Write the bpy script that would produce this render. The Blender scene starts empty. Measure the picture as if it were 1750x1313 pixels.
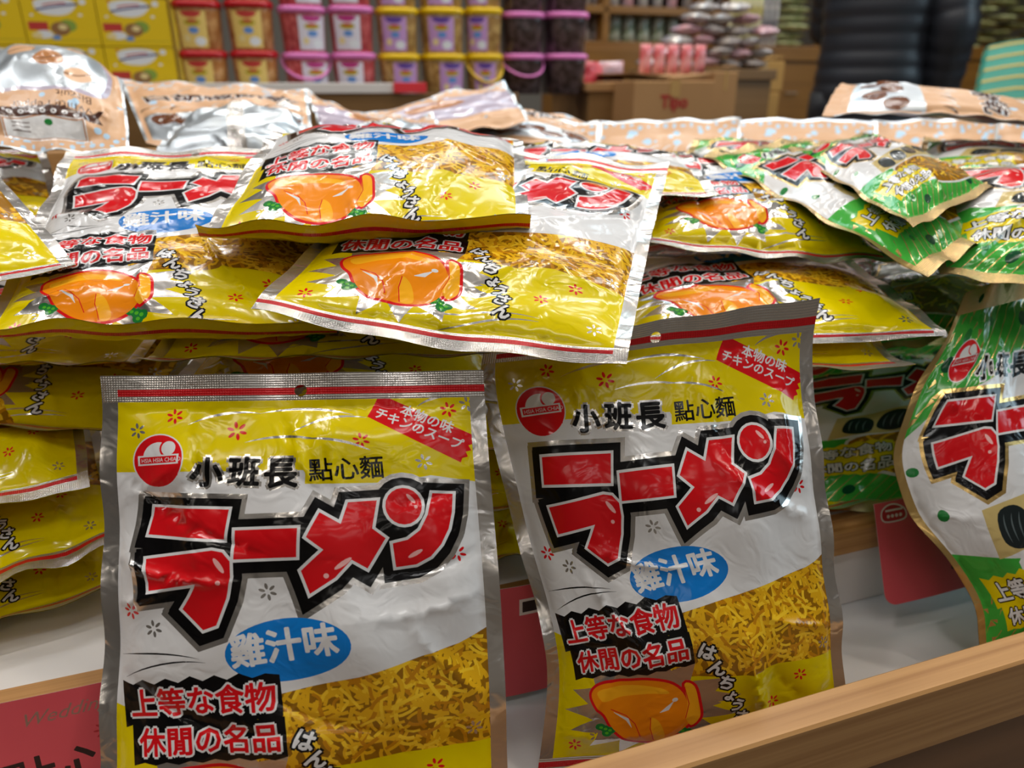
import bpy, math, random
import numpy as np
from mathutils import Vector, Matrix
from mathutils.geometry import delaunay_2d_cdt
SC = bpy.context.scene
COL = SC.collection

# ------------------------------------------------------------------ camera
TH = math.atan(513.0 / 1250.0)            # pitch below the horizon
EYE = np.array([0.0, 0.0, 0.95])
FPX = 1250.0
cam_d = bpy.data.cameras.new('camera')
cam = bpy.data.objects.new('camera', cam_d); COL.objects.link(cam)
cam.location = EYE.tolist()
cam.rotation_euler = (math.pi/2 - TH, 0, 0)
cam_d.sensor_width = 36.0
cam_d.lens = FPX / 1750.0 * 36.0
cam_d.clip_start = 0.02
cam_d.dof.use_dof = True
cam_d.dof.focus_distance = 0.41
cam_d.dof.aperture_fstop = 6.5
SC.camera = cam

# ------------------------------------------------------------------ light
SC.view_settings.view_transform = 'Standard'
SC.view_settings.look = 'None'
SC.view_settings.gamma = 1.0
SC.view_settings.use_curve_mapping = False
SC.view_settings.exposure = 0.0
try:
    SC.cycles.use_denoising = True
    SC.cycles.max_bounces = 6
    SC.cycles.sample_clamp_indirect = 4.0
except Exception:
    pass
W = bpy.data.worlds.new('shop_air'); SC.world = W; W.use_nodes = True
W.node_tree.nodes['Background'].inputs[0].default_value = (0.80, 0.85, 0.95, 1)
W.node_tree.nodes['Background'].inputs[1].default_value = 0.07

def area(name, loc, size, power, col, rot=(0, 0, 0)):
    l = bpy.data.lights.new(name, 'AREA'); l.shape = 'RECTANGLE'
    l.size, l.size_y = size; l.energy = power; l.color = col
    o = bpy.data.objects.new(name, l); COL.objects.link(o)
    o.location = loc; o.rotation_euler = rot
    return o
WARM = (1.0, 0.92, 0.81); NEUT = (1.0, 0.985, 0.96); COOL = (0.62, 0.86, 1.0)
YAW = math.radians(18.5)
for i, (x, y) in enumerate([(-1.5, -0.9), (0.1, -0.5), (1.7, -0.2), (-1.9, 0.9), (-0.3, 1.3), (1.3, 1.7), (3.0, 2.2), (-1.2, 3.0), (0.6, 3.6), (2.4, 4.2), (-1.0, -2.2), (0.6, -1.9), (-0.6, -3.3), (1.2, -3.1), (2.6, -1.6)]):  # rows well behind the camera are unseen lamps added as frontal fill
    area('ceiling_and_fill_lamp', (x, y, 2.95), (1.25, 0.10), (14.5 if y > 0 else 7.0 if y > -1.2 else 4.0), NEUT if i % 2 else WARM, (0, 0, YAW))
for i, (x, y) in enumerate([(-0.75, 0.35), (0.9, 0.75), (-0.2, 2.4), (2.2, 2.9), (-2.4, 2.2), (0.15, 0.9), (-1.4, 1.3), (1.6, 0.1), (0.75, 1.9), (-0.9, 2.9)]):
    area('spot_lamp', (x, y, 2.9), (0.11, 0.11), 5.0, WARM if i % 2 else NEUT)
area('daylight_window', (3.6, 1.0, 2.0), (1.6, 1.5), 30, COOL, (0, math.radians(75), 0))
area('daylight_skylight', (0.3, 2.9, 2.93), (2.2, 0.5), 17, COOL, (0, 0, YAW))

# ------------------------------------------------------------------ helpers
CF = np.array([0, math.cos(TH), -math.sin(TH)]); CU = np.array([0, math.sin(TH), math.cos(TH)]); CR = np.array([1., 0, 0])
def P(px, py, d):
    return EYE + d*((px-875.0)/FPX*CR + (656.5-py)/FPX*CU + CF)
EX = np.array([math.cos(YAW), math.sin(YAW), 0]); EN = np.array([-math.sin(YAW), math.cos(YAW), 0]); EZ = np.array([0, 0, 1.])
def T(s, n, z):            # point in the shop's own grid (tables run along s)
    return s*EX + n*EN + z*EZ
def on_n(px, py, n):       # where a line of sight meets the upright plane n
    r = P(px, py, 1.0) - EYE
    t = n / r.dot(EN)
    p = EYE + r*t
    return p.dot(EX), p[2]
def on_z(px, py, z):
    r = P(px, py, 1.0) - EYE
    return EYE + r*((z-EYE[2])/r[2])

def lin(h):
    h = h.lstrip('#'); r = [int(h[i:i+2], 16)/255 for i in (0, 2, 4)]
    return tuple((c/12.92 if c <= .04045 else ((c+.055)/1.055)**2.4) for c in r) + (1,)

MATS = {}
def film_bump(nt, bsdf, strength, emboss=False):
    tc = nt.nodes.new('ShaderNodeUVMap'); tc.uv_map = 'uv'
    n1 = nt.nodes.new('ShaderNodeTexNoise'); n1.inputs['Scale'].default_value = 5.5; n1.inputs['Detail'].default_value = 1.5; n1.inputs['Distortion'].default_value = 1.6
    v = nt.nodes.new('ShaderNodeTexVoronoi'); v.feature = 'SMOOTH_F1'; v.inputs['Scale'].default_value = 6.0
    mx = nt.nodes.new('ShaderNodeMixRGB'); mx.blend_type = 'ADD'; mx.inputs[0].default_value = 0.25
    nt.links.new(tc.outputs[0], n1.inputs['Vector'])
    nt.links.new(tc.outputs[0], mx.inputs[1]); nt.links.new(n1.outputs['Color'], mx.inputs[2]); nt.links.new(mx.outputs[0], v.inputs['Vector'])
    rg = nt.nodes.new('ShaderNodeTexNoise'); rg.noise_type = 'RIDGED_MULTIFRACTAL'; rg.inputs['Scale'].default_value = 2.1; rg.inputs['Detail'].default_value = 1.0; rg.inputs['Distortion'].default_value = .7
    mp = nt.nodes.new('ShaderNodeMapping'); mp.inputs['Rotation'].default_value = (0, 0, .6); mp.inputs['Scale'].default_value = (1.5, .7, 1.0)
    nt.links.new(tc.outputs[0], mp.inputs[0]); nt.links.new(mp.outputs[0], rg.inputs['Vector'])
    ad0 = nt.nodes.new('ShaderNodeMath'); ad0.operation = 'MULTIPLY_ADD'; ad0.inputs[1].default_value = .55
    nt.links.new(v.outputs['Distance'], ad0.inputs[0]); nt.links.new(rg.outputs[0], ad0.inputs[2])
    ad = nt.nodes.new('ShaderNodeMath'); ad.operation = 'MULTIPLY_ADD'; ad.inputs[1].default_value = .5
    nt.links.new(n1.outputs[0], ad.inputs[0]); nt.links.new(ad0.outputs[0], ad.inputs[2])
    b = nt.nodes.new('ShaderNodeBump'); b.inputs['Strength'].default_value = strength; b.inputs['Distance'].default_value = 0.0034
    nt.links.new(ad.outputs[0], b.inputs['Height'])
    last = b
    if emboss:
        w1 = nt.nodes.new('ShaderNodeTexVoronoi'); w1.inputs['Scale'].default_value = 75.0; w1.inputs['Randomness'].default_value = 0.0
        nt.links.new(tc.outputs[0], w1.inputs['Vector'])
        b2 = nt.nodes.new('ShaderNodeBump'); b2.inputs['Strength'].default_value = 0.55; b2.inputs['Distance'].default_value = 0.0006
        nt.links.new(w1.outputs['Distance'], b2.inputs['Height']); nt.links.new(b.outputs[0], b2.inputs['Normal'])
        last = b2
    nt.links.new(last.outputs[0], bsdf.inputs['Normal'])

def mat(name, col, rough=.5, metal=0., film=None, noise=None, emboss=False, coat=0., wood=None, spec=None):
    if name in MATS: return MATS[name]
    m = bpy.data.materials.new(name); m.use_nodes = True; MATS[name] = m
    nt = m.node_tree; b = nt.nodes['Principled BSDF']
    c = lin(col) if isinstance(col, str) else col
    b.inputs['Base Color'].default_value = c; b.inputs['Roughness'].default_value = rough; b.inputs['Metallic'].default_value = metal
    if spec is not None: b.inputs['Specular IOR Level'].default_value = spec
    if coat: b.inputs['Coat Weight'].default_value = coat; b.inputs['Coat Roughness'].default_value = .06
    if film is not None: film_bump(nt, b, film, emboss)
    if noise:     # (scale, second colour, contrast[, kind])
        tc = nt.nodes.new('ShaderNodeTexCoord')
        kind = noise[3] if len(noise) > 3 else 'noise'
        t = nt.nodes.new('ShaderNodeTexVoronoi' if kind == 'cells' else 'ShaderNodeTexNoise'); t.inputs['Scale'].default_value = noise[0]
        nt.links.new(tc.outputs['Object'], t.inputs['Vector'])
        r = nt.nodes.new('ShaderNodeValToRGB'); k = noise[2]
        r.color_ramp.elements[0].position = .5-k; r.color_ramp.elements[1].position = .5+k
        r.color_ramp.elements[0].color = c; r.color_ramp.elements[1].color = lin(noise[1])
        nt.links.new(t.outputs['Color' if kind == 'cells' else 0], r.inputs[0]); nt.links.new(r.outputs[0], b.inputs['Base Color'])
    if wood:      # (second colour, axis scale vector)
        tc = nt.nodes.new('ShaderNodeTexCoord'); mp = nt.nodes.new('ShaderNodeMapping'); mp.inputs['Scale'].default_value = wood[1]
        mp.inputs['Rotation'].default_value = (0, 0, -YAW)
        mp.vector_type = 'TEXTURE'; mp.inputs['Scale'].default_value = tuple(1.0/s for s in wood[1]); mp.inputs['Rotation'].default_value = (0, 0, YAW)
        t = nt.nodes.new('ShaderNodeTexNoise'); t.inputs['Scale'].default_value = 1.0; t.inputs['Detail'].default_value = 5.0; t.inputs['Distortion'].default_value = .4
        nt.links.new(tc.outputs['Object'], mp.inputs[0]); nt.links.new(mp.outputs[0], t.inputs['Vector'])
        r = nt.nodes.new('ShaderNodeValToRGB'); r.color_ramp.elements[0].position = .35; r.color_ramp.elements[1].position = .65
        r.color_ramp.elements[0].color = c; r.color_ramp.elements[1].color = lin(wood[0])
        nt.links.new(t.outputs[0], r.inputs[0]); nt.links.new(r.outputs[0], b.inputs['Base Color'])
    return m

F = .30   # crinkle strength of the printed film
def inks():
    for n, c in dict(ink_yellow='#DEC800', ink_white='#DCDCDE', ink_red='#D4141C', ink_black='#0C0B0C', ink_blue='#1478CC', ink_orange='#EE8A0E', ink_amber='#F6AE1E',
                     ink_green='#4FB02A', ink_leaf='#1E7A35', ink_darkgreen='#0E4A2C', ink_pink='#F2B6B4', noodle_base='#92640F', noodle_gold='#E0AA1A', noodle_light='#EFC22C', noodle_brown='#BE7F12',
                     ink_tan='#CFA178', ink_brown='#4A2C22', ink_biscuit='#B57B4C', ink_biscuit_dark='#6E4128', ink_bagblue='#A9CBE6', ink_nori='#20282A', ink_nori_light='#5B686B', ink_grass='#3FA53C', ink_mat='#C9B375',
                     ink_lilac='#B9AEBF').items():
        mat(n, c, .36 if n in ('ink_tan', 'ink_bagblue') else .17, 0., film=F*.45 if n in ('ink_tan', 'ink_bagblue', 'ink_lilac') else F, spec=.38)
    mat('film_silver', '#D6D1CC', .22, .86, film=F*1.2)
    mat('seal_silver', '#D6D1CC', .25, .86, film=F*.7, emboss=True)
    mat('seal_red', '#C8131B', .25, .1, film=F*.7, emboss=True)
    mat('seal_gold', '#D8B678', .27, .75, film=F*.7, emboss=True)
    mat('film_gold', '#DAB672', .25, .75, film=F*1.2)
    mat('film_blueback', '#BFC6CC', .34, .9, film=F*.22)
inks()

def tag(o, label=None, cat=None, group=None, kind=None):
    if label: o['label'] = label
    if cat: o['category'] = cat
    if group: o['group'] = group
    if kind: o['kind'] = kind
    return o
def thing(name, loc, label, cat, group=None):
    o = bpy.data.objects.new(name, None); COL.objects.link(o); o.location = tuple(float(q) for q in loc)
    o.empty_display_size = .05
    return tag(o, label, cat, group)

def mk(name, V, Fc, mats, midx=None, parent=None, smooth=True, uv=None, nrm=None, base=None):
    """link one mesh object; V are world coordinates when base is given (base = parent's location)"""
    V = np.asarray(V, float)
    if base is not None: V = V - np.asarray(base, float)
    me = bpy.data.meshes.new(name)
    if isinstance(Fc, np.ndarray) and Fc.shape[1] == 3:
        n = len(Fc)
        me.vertices.add(len(V)); me.vertices.foreach_set('co', V.astype(np.float32).ravel())
        me.loops.add(3*n); me.loops.foreach_set('vertex_index', Fc.astype(np.int32).ravel())
        me.polygons.add(n); me.polygons.foreach_set('loop_start', np.arange(0, 3*n, 3, dtype=np.int32))
        try: me.polygons.foreach_set('loop_total', np.full(n, 3, np.int32))
        except Exception: pass
        me.update(calc_edges=True)
    else:
        me.from_pydata([tuple(v) for v in V], [], [tuple(int(i) for i in f) for f in Fc])
    for m in (mats if isinstance(mats, (list, tuple)) else [mats]):
        me.materials.append(MATS[m] if isinstance(m, str) else m)
    if midx is not None: me.polygons.foreach_set('material_index', np.asarray(midx, np.int32))
    if smooth: me.polygons.foreach_set('use_smooth', np.ones(len(me.polygons), bool))
    if uv is not None:
        l = me.uv_layers.new(name='uv'); vi = np.empty(len(me.loops), np.int32); me.loops.foreach_get('vertex_index', vi)
        l.data.foreach_set('uv', np.asarray(uv, np.float32)[vi].ravel())
    me.validate()
    if nrm is not None and len(nrm) == len(me.vertices):
        me.normals_split_custom_set_from_vertices([tuple(q) for q in nrm])
    o = bpy.data.objects.new(name, me); COL.objects.link(o)
    if parent is not None: o.parent = parent
    return o

class MB:
    """collects boxes, tubes, lathes"""
    def __init__(s): s.v = []; s.f = []; s.m = []
    def add(s, v, f, m=0):
        k = len(s.v); s.v += [tuple(q) for q in v]; s.f += [tuple(i+k for i in q) for q in f]; s.m += [m]*len(f)
    def box(s, c, sz, ax=(None, None, None), m=0, bev=0.0):
        c = np.asarray(c, float); X, Y, Z = [np.asarray(a if a is not None else e, float) for a, e in zip(ax, np.eye(3))]
        hx, hy, hz = [q/2 for q in sz]
        if bev <= 0:
            v = [c+X*hx*i+Y*hy*j+Z*hz*k for k in (-1, 1) for j in (-1, 1) for i in (-1, 1)]
            s.add(v, [(0, 2, 3, 1), (4, 5, 7, 6), (0, 1, 5, 4), (2, 6, 7, 3), (0, 4, 6, 2), (1, 3, 7, 5)], m); return
        b = min(bev, hx*.9, hy*.9, hz*.9)
        rings = []
        for (kx, kz) in ((hx-b, -hz), (hx, -hz+b), (hx, hz-b), (hx-b, hz)):
            ky = hy - (hx-kx); r = []
            for (sx, sy) in ((-1, -1), (1, -1), (1, 1), (-1, 1)):
                r.append(c+X*sx*kx+Y*sy*ky+Z*kz)
            rings.append(r)
        v = [q for r in rings for q in r]; f = []
        for a in range(3):
            for i in range(4):
                j = (i+1) % 4; f.append((a*4+i, a*4+j, a*4+4+j, a*4+4+i))
        f += [(3, 2, 1, 0), (12, 13, 14, 15)]
        s.add(v, f, m)
    def sweep(s, rings, m=0, cap=True):
        n = len(rings[0]); v = [q for r in rings for q in r]; f = []
        for a in range(len(rings)-1):
            for i in range(n):
                j = (i+1) % n; f.append((a*n+i, a*n+j, (a+1)*n+j, (a+1)*n+i))
        if cap: f += [tuple(range(n-1, -1, -1)), tuple((len(rings)-1)*n+i for i in range(n))]
        s.add(v, f, m)
    def tube(s, pts, r, k=8, m=0):
        pts = [np.asarray(p, float) for p in pts]; rings = []
        for i, p in enumerate(pts):
            d = pts[min(i+1, len(pts)-1)]-pts[max(i-1, 0)]; d = d/np.linalg.norm(d)
            a = np.cross(d, (0, 0, 1.0) if abs(d[2]) < .9 else (1.0, 0, 0)); a /= np.linalg.norm(a); b = np.cross(d, a)
            rr = r[i] if isinstance(r, (list, tuple)) else r
            rings.append([p+rr*(math.cos(t)*a+math.sin(t)*b) for t in np.linspace(0, 2*math.pi, k, endpoint=False)])
        s.sweep(rings, m)
    def build(s, name, mats, parent=None, base=None, smooth=False):
        return mk(name, s.v, s.f, mats, s.m if isinstance(mats, (list, tuple)) else None, parent, smooth, base=base)
def copy_tree(root, loc=None, rot=None, label=None, scale=None):
    r = root.copy(); COL.objects.link(r)
    if loc is not None: r.location = tuple(float(q) for q in loc)
    if rot is not None: r.rotation_euler = rot
    if scale is not None: r.scale = scale
    if label: r['label'] = label
    for ch in list(root.children):
        c = ch.copy(); COL.objects.link(c); c.parent = r
        for g in ch.children:
            d = g.copy(); COL.objects.link(d); d.parent = c
    return r
# ------------------------------------------------------------------ flat artwork, in millimetres
def A(*p): return np.array(p, float).reshape(-1, 2)
def ell(cx, cy, rx, ry, n=28, a=0.):
    t = np.linspace(0, 2*math.pi, n, endpoint=False); x, y = rx*np.cos(t), ry*np.sin(t)
    return np.stack([cx+x*math.cos(a)-y*math.sin(a), cy+x*math.sin(a)+y*math.cos(a)], 1)
def rect(x0, y0, x1, y1): return A(x0, y0, x1, y0, x1, y1, x0, y1)
def rot(p, deg, c=(0, 0)):
    a = math.radians(deg); q = p-np.asarray(c); return np.stack([q[:, 0]*math.cos(a)-q[:, 1]*math.sin(a), q[:, 0]*math.sin(a)+q[:, 1]*math.cos(a)], 1)+np.asarray(c)
def stroke(pts, w, taper=False):
    pts = np.asarray(pts, float); d = np.gradient(pts, axis=0); d /= np.linalg.norm(d, axis=1)[:, None]+1e-9
    n = np.stack([-d[:, 1], d[:, 0]], 1); k = np.ones(len(pts))
    if taper: k = np.sin(np.linspace(.12, math.pi-.12, len(pts)))
    return np.concatenate([pts+n*(w/2*k)[:, None], (pts-n*(w/2*k)[:, None])[::-1]])
def arc(p0, p1, sag, n=9):
    p0, p1 = np.asarray(p0, float), np.asarray(p1, float); t = np.linspace(0, 1, n)[:, None]; d = p1-p0; nn = np.array([d[1], -d[0]])/np.linalg.norm(d)
    return p0+d*t+nn*(4*sag*t*(1-t))
def fat(poly, r):
    """loops that together cover poly grown by r"""
    out = [poly]
    c = 0.5*np.sum(poly[:, 0]*np.roll(poly[:, 1], -1)-np.roll(poly[:, 0], -1)*poly[:, 1])
    if c < 0: poly = poly[::-1]; out = [poly]
    for i in range(len(poly)):
        a, b = poly[i], poly[(i+1) % len(poly)]; d = b-a; L = np.linalg.norm(d)
        if L < 1e-6: continue
        n = np.array([d[1], -d[0]])/L*r
        out.append(np.array([a, a+n, b+n, b]))
        p = poly[i-1]; e = a-p; e = e/(np.linalg.norm(e)+1e-9); n0 = np.array([e[1], -e[0]]); n1 = n/r
        if e[0]*d[1]-e[1]*d[0] > 0:                       # convex corner: mitre
            m = n0+n1; q = m.dot(m)
            if q > .35: out.append(np.array([a, a+n0*r, a+m*(2*r/q), a+n1*r]))
            else: out.append(np.array([a, a+n0*r, a+(n0+m/(np.linalg.norm(m)+1e-9))*r*.7, a+n1*r]))
    fx = []
    for l in out:
        c = np.sum(l[:, 0]*np.roll(l[:, 1], -1)-np.roll(l[:, 0], -1)*l[:, 1])
        if abs(c) > 1e-9: fx.append(l if c > 0 else l[::-1])
    return fx
_txt = {}
def text(s, x, y, size, deg=0., offset=0., shear=0., sx=1., spacing=1.0, res=2):
    """loops of a line of lettering; x, y = left end of the baseline; y runs down"""
    key = (s, offset, shear, spacing, res)
    if key not in _txt:
        c = bpy.data.curves.new('lettering', 'FONT'); c.body = s; c.fill_mode = 'NONE'; c.resolution_u = res; c.offset = offset; c.shear = shear; c.space_character = spacing
        o = bpy.data.objects.new('lettering', c); COL.objects.link(o)
        dg = bpy.context.evaluated_depsgraph_get(); e = o.evaluated_get(dg); m = e.to_mesh()
        co = np.array([v.co[:2] for v in m.vertices]); nx = {}
        for ed in m.edges: nx.setdefault(ed.vertices[0], []).append(ed.vertices[1])
        seen = set(); loops = []
        adj = {}
        for ed in m.edges:
            a, b = ed.vertices; adj.setdefault(a, []).append(b); adj.setdefault(b, []).append(a)
        for i in range(len(co)):
            if i in seen or i not in adj: continue
            l = [i]; seen.add(i); cur = i+1 if (i+1) in adj[i] else adj[i][0]
            while cur not in seen:
                seen.add(cur); l.append(cur); k = [q for q in adj[cur] if q not in seen]
                if not k: break
                cur = (cur+1) if (cur+1) in k else k[0]
            if len(l) > 2: loops.append(co[l])
        e.to_mesh_clear(); bpy.data.objects.remove(o); bpy.data.curves.remove(c)
        _txt[key] = loops
    out = []
    for l in _txt[key]:
        q = np.stack([l[:, 0]*size*sx, -l[:, 1]*size], 1); q = rot(q, deg); out.append(q+np.array([x, y]))
    return out

def bands(loops, r):
    out = []
    for l in loops:
        k = [l[0]]
        for q in l[1:]:
            if np.linalg.norm(q-k[-1]) > .12+.12*r: k.append(q)
        k = np.array(k)
        for i in range(len(k)):
            a, b = k[i], k[(i+1) % len(k)]; d = b-a; L = np.linalg.norm(d)
            if L < 1e-6: continue
            d = d/L; n = np.array([-d[1], d[0]]); e = d*r*.42
            q = np.array([a-e-n*r, b+e-n*r, b+e+n*r, a-e+n*r]); out.append(q)
    return out
class Art:
    def __init__(s, w, h): s.w, s.h = w, h; s.L = []
    def type(s, loops, r, m, part=None):
        """lettering thickened by r mm"""
        if r > 0: s.add(bands(loops, r), m, part)
        return s.add(loops, m, part)
    def add(s, loops, m, part=None, clip=None):
        if isinstance(loops, np.ndarray): loops = [loops]
        s.L.append(([np.asarray(l, float) for l in loops], m, part, clip)); return s

def winding(pts, loops):
    w = np.zeros(len(pts), np.int32); x, y = pts[:, 0], pts[:, 1]
    for l in loops:
        lo, hi = l.min(0), l.max(0); k = np.nonzero((x >= lo[0]) & (x <= hi[0]) & (y >= lo[1]) & (y <= hi[1]))[0]
        if not len(k): continue
        px, py = x[k][:, None], y[k][:, None]; a = l; b = np.roll(l, -1, 0)
        up = (a[:, 1] <= py) & (b[:, 1] > py); dn = (a[:, 1] > py) & (b[:, 1] <= py)
        cr = (b[:, 0]-a[:, 0])*(py-a[:, 1])-(px-a[:, 0])*(b[:, 1]-a[:, 1])
        w[k] += (up & (cr > 0)).sum(1) - (dn & (cr < 0)).sum(1)
    return w != 0

def compile_art(art, grid, base_mat, base_part):
    """-> verts (mm), tris, material name per tri, part name per tri; 'hole' is cut away"""
    rng = random.Random(3)
    vs, es = [], []
    def loop(l, closed=True):
        n = len(l); first = len(vs); cnt = 0
        for i in range(n if closed else n-1):
            a, b = l[i], l[(i+1) % n]; d = np.linalg.norm(b-a); k = max(1, int(math.ceil(d/(grid*1.3))))
            for j in range(k): vs.append(a+(b-a)*(j/k)); cnt += 1
        idx = list(range(first, first+cnt))
        for i in range(cnt): es.append((idx[i], idx[(i+1) % cnt]))
    bd = rect(0, 0, art.w, art.h); loop(bd)
    for (loops, m, part, clip) in art.L:
        for l in loops:
            l = np.clip(l, [0, 0], [art.w, art.h]); keep = [l[0]]
            for q in l[1:]:
                if np.linalg.norm(q-keep[-1]) > .02: keep.append(q)
            if len(keep) > 2: loop(np.array(keep))
    nx, ny = int(art.w/grid), int(art.h/grid)
    for i in range(1, nx):
        for j in range(1, ny):
            vs.append(np.array([art.w*(i+rng.uniform(-.2, .2))/nx, art.h*(j+rng.uniform(-.2, .2))/ny]))
    R = delaunay_2d_cdt([Vector((float(v[0]), float(v[1]))) for v in vs], es, [], 0, 1e-3)
    V = np.array([tuple(v) for v in R[0]]); Fc = np.array([tuple(f) for f in R[2]], np.int32)
    a, b, c = V[Fc[:, 0]], V[Fc[:, 1]], V[Fc[:, 2]]
    ar = (b[:, 0]-a[:, 0])*(c[:, 1]-a[:, 1])-(b[:, 1]-a[:, 1])*(c[:, 0]-a[:, 0])
    cen = (a+b+c)/3; ok = (np.abs(ar) > 1e-6) & (cen[:, 0] > 0) & (cen[:, 0] < art.w) & (cen[:, 1] > 0) & (cen[:, 1] < art.h)
    Fc, cen, ar = Fc[ok], cen[ok], ar[ok]
    fl = ar < 0; Fc[fl] = Fc[fl][:, ::-1]
    mats = np.array([base_mat]*len(Fc), object); parts = np.array([base_part]*len(Fc), object)
    for (loops, m, part, clip) in art.L:
        k = winding(cen, loops)
        if clip is not None: k &= winding(cen, clip)
        mats[k] = m
        if part: parts[k] = part
    keep = mats != 'hole'
    return V, Fc[keep], mats[keep], parts[keep]

def emit(comp, func, parent, base, names_under=None, flip=False, tree=None):
    """turn compiled art into objects: one per part; tree: part -> parent part"""
    V, Fc, mats, parts = comp
    Pw, Nw, UV = func(V)
    made = {}
    order = sorted(set(parts), key=lambda p: (p in (tree or {}), p))
    for p in order:
        k = parts == p; f = Fc[k]; used, inv = np.unique(f, return_inverse=True); f = inv.reshape(-1, 3)
        if flip: f = f[:, ::-1]
        ml = sorted(set(mats[k])); mi = np.array([ml.index(q) for q in mats[k]])
        par = made.get((tree or {}).get(p), parent) if parent is not None else None
        made[p] = mk(p.split(".")[0], Pw[used], f, list(ml), mi, par, True, UV[used], Nw[used], base)
    return made

def flower(x, y, r, n=6):
    return [ell(x+r*.62*math.cos(a), y+r*.62*math.sin(a), r*.36, r*.17, 10, a) for a in np.linspace(.3, .3+2*math.pi, n, endpoint=False)]
def zz(x, y): return ((x-40)*.1613, (y-73)*.173)          # tracing frame of the large bag -> mm
def Z(*p):
    q = A(*p); return np.stack([(q[:, 0]-40)*.1613, (q[:, 1]-73)*.173], 1)
def curve(pts, n=6):
    """closed Catmull-Rom through pts"""
    p = np.asarray(pts, float); out = []
    for i in range(len(p)):
        a, b, c, d = p[i-1], p[i], p[(i+1) % len(p)], p[(i+2) % len(p)]
        for t in np.linspace(0, 1, n, endpoint=False):
            out.append(.5*((2*b)+(c-a)*t+(2*a-5*b+4*c-d)*t*t+(3*b-a-3*c+d)*t**3))
    return np.array(out)
TITLE = [Z(218, 500, 480, 508, 465, 597, 205, 583),
         Z(208, 655, 430, 628, 462, 634, 484, 660, 484, 705, 470, 765, 436, 845, 393, 860, 326, 801, 352, 765, 377, 726, 222, 748),
         Z(500, 570, 690, 565, 682, 650, 495, 655),
         Z(755, 520, 815, 556, 838, 492, 925, 488, 906, 572, 944, 602, 884, 690, 840, 662, 790, 712, 715, 757, 692, 690, 762, 630, 714, 592),
         ell(*zz(1005, 507), 8.9, 9.6, 20),
         Z(1094, 470, 1157, 474, 1150, 530, 1136, 580, 1110, 625, 1076, 660, 1030, 683, 968, 690, 964, 618, 1010, 608, 1050, 580, 1076, 535)]
def title(art, outer='film_silver', part='title_lettering'):
    for r, m in ((8.2, outer), (5.6, 'ink_black'), (1.5, 'ink_white')):
        lp = []
        for t in TITLE:
            q = fat(t, r)
            if m in ('ink_black', outer): q = q+[l+np.array([-.6, 1.6]) for l in q]
            lp += q
        art.add(lp, m, part)
    art.add(TITLE, 'ink_red', part)
    for (x, y, a, rx, ry) in ((450, 672, 1.0, 4.5, 1.3), (448, 722, 0, 1.2, 1.2), (815, 672, -.6, 5, 1.2), (765, 706, 0, 1.3, 1.3), (1030, 650, -.5, 4.2, 1.1), (1028, 485, .9, 3.2, 1.0), (1042, 510, 0, .9, .9)):
        cx, cy = zz(x, y); art.add(ell(cx, cy, rx, ry, 12, a), 'ink_pink', part)

def emblem(art, cx, cy, r, part='emblem'):
    art.add(ell(cx, cy, r*1.05, r*1.05, 36), 'ink_white', part); art.add(ell(cx, cy, r, r, 36), 'ink_red', part)
    art.add(ell(cx, cy-r*.12, r*.62, r*.60, 30), 'ink_white', part)
    art.add(ell(cx+r*.40, cy-r*.48, r*.36, r*.36, 20), 'ink_red', part); art.add(ell(cx+r*.40, cy-r*.48, r*.28, r*.28, 20), 'ink_white', part)
    art.add(rot(rect(cx-r*.78, cy+r*.16, cx+r*.82, cy+r*.62), -3, (cx, cy)), 'ink_red', part)
    art.add(rot(rect(cx-r*.84, cy-r*.22, cx+r*.86, cy+r*.16), -3, (cx, cy)), 'ink_white', part)
    art.add(rot(rect(cx-r*.76, cy-r*.16, cx+r*.78, cy+r*.10), -3, (cx, cy)), 'ink_red', part)
    art.add(text('HSIA HSIA CHIAO', cx-r*.70, cy+r*.09, r*.225, -3, .012, sx=.93), 'ink_white', part)

def noodles(art, region, n, w, rng, part='noodle_picture'):
    art.add(region, 'noodle_base', part)
    lo, hi = region.min(0), region.max(0); k = 0
    while k < n:
        c = np.array([rng.uniform(lo[0], hi[0]), rng.uniform(lo[1], hi[1])])
        if not winding(c[None], [region])[0]: continue
        a = rng.uniform(0, math.pi); L = rng.uniform(6, 17)*(w/2.2)**.4; d = np.array([math.cos(a), math.sin(a)])
        s = stroke(arc(c-d*L/2, c+d*L/2, rng.uniform(-2.5, 2.5), 5), w*rng.uniform(.8, 1.15))
        art.add(s, rng.choice(['noodle_gold', 'noodle_gold', 'noodle_light', 'noodle_brown']), part, [region]); k += 1

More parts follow.
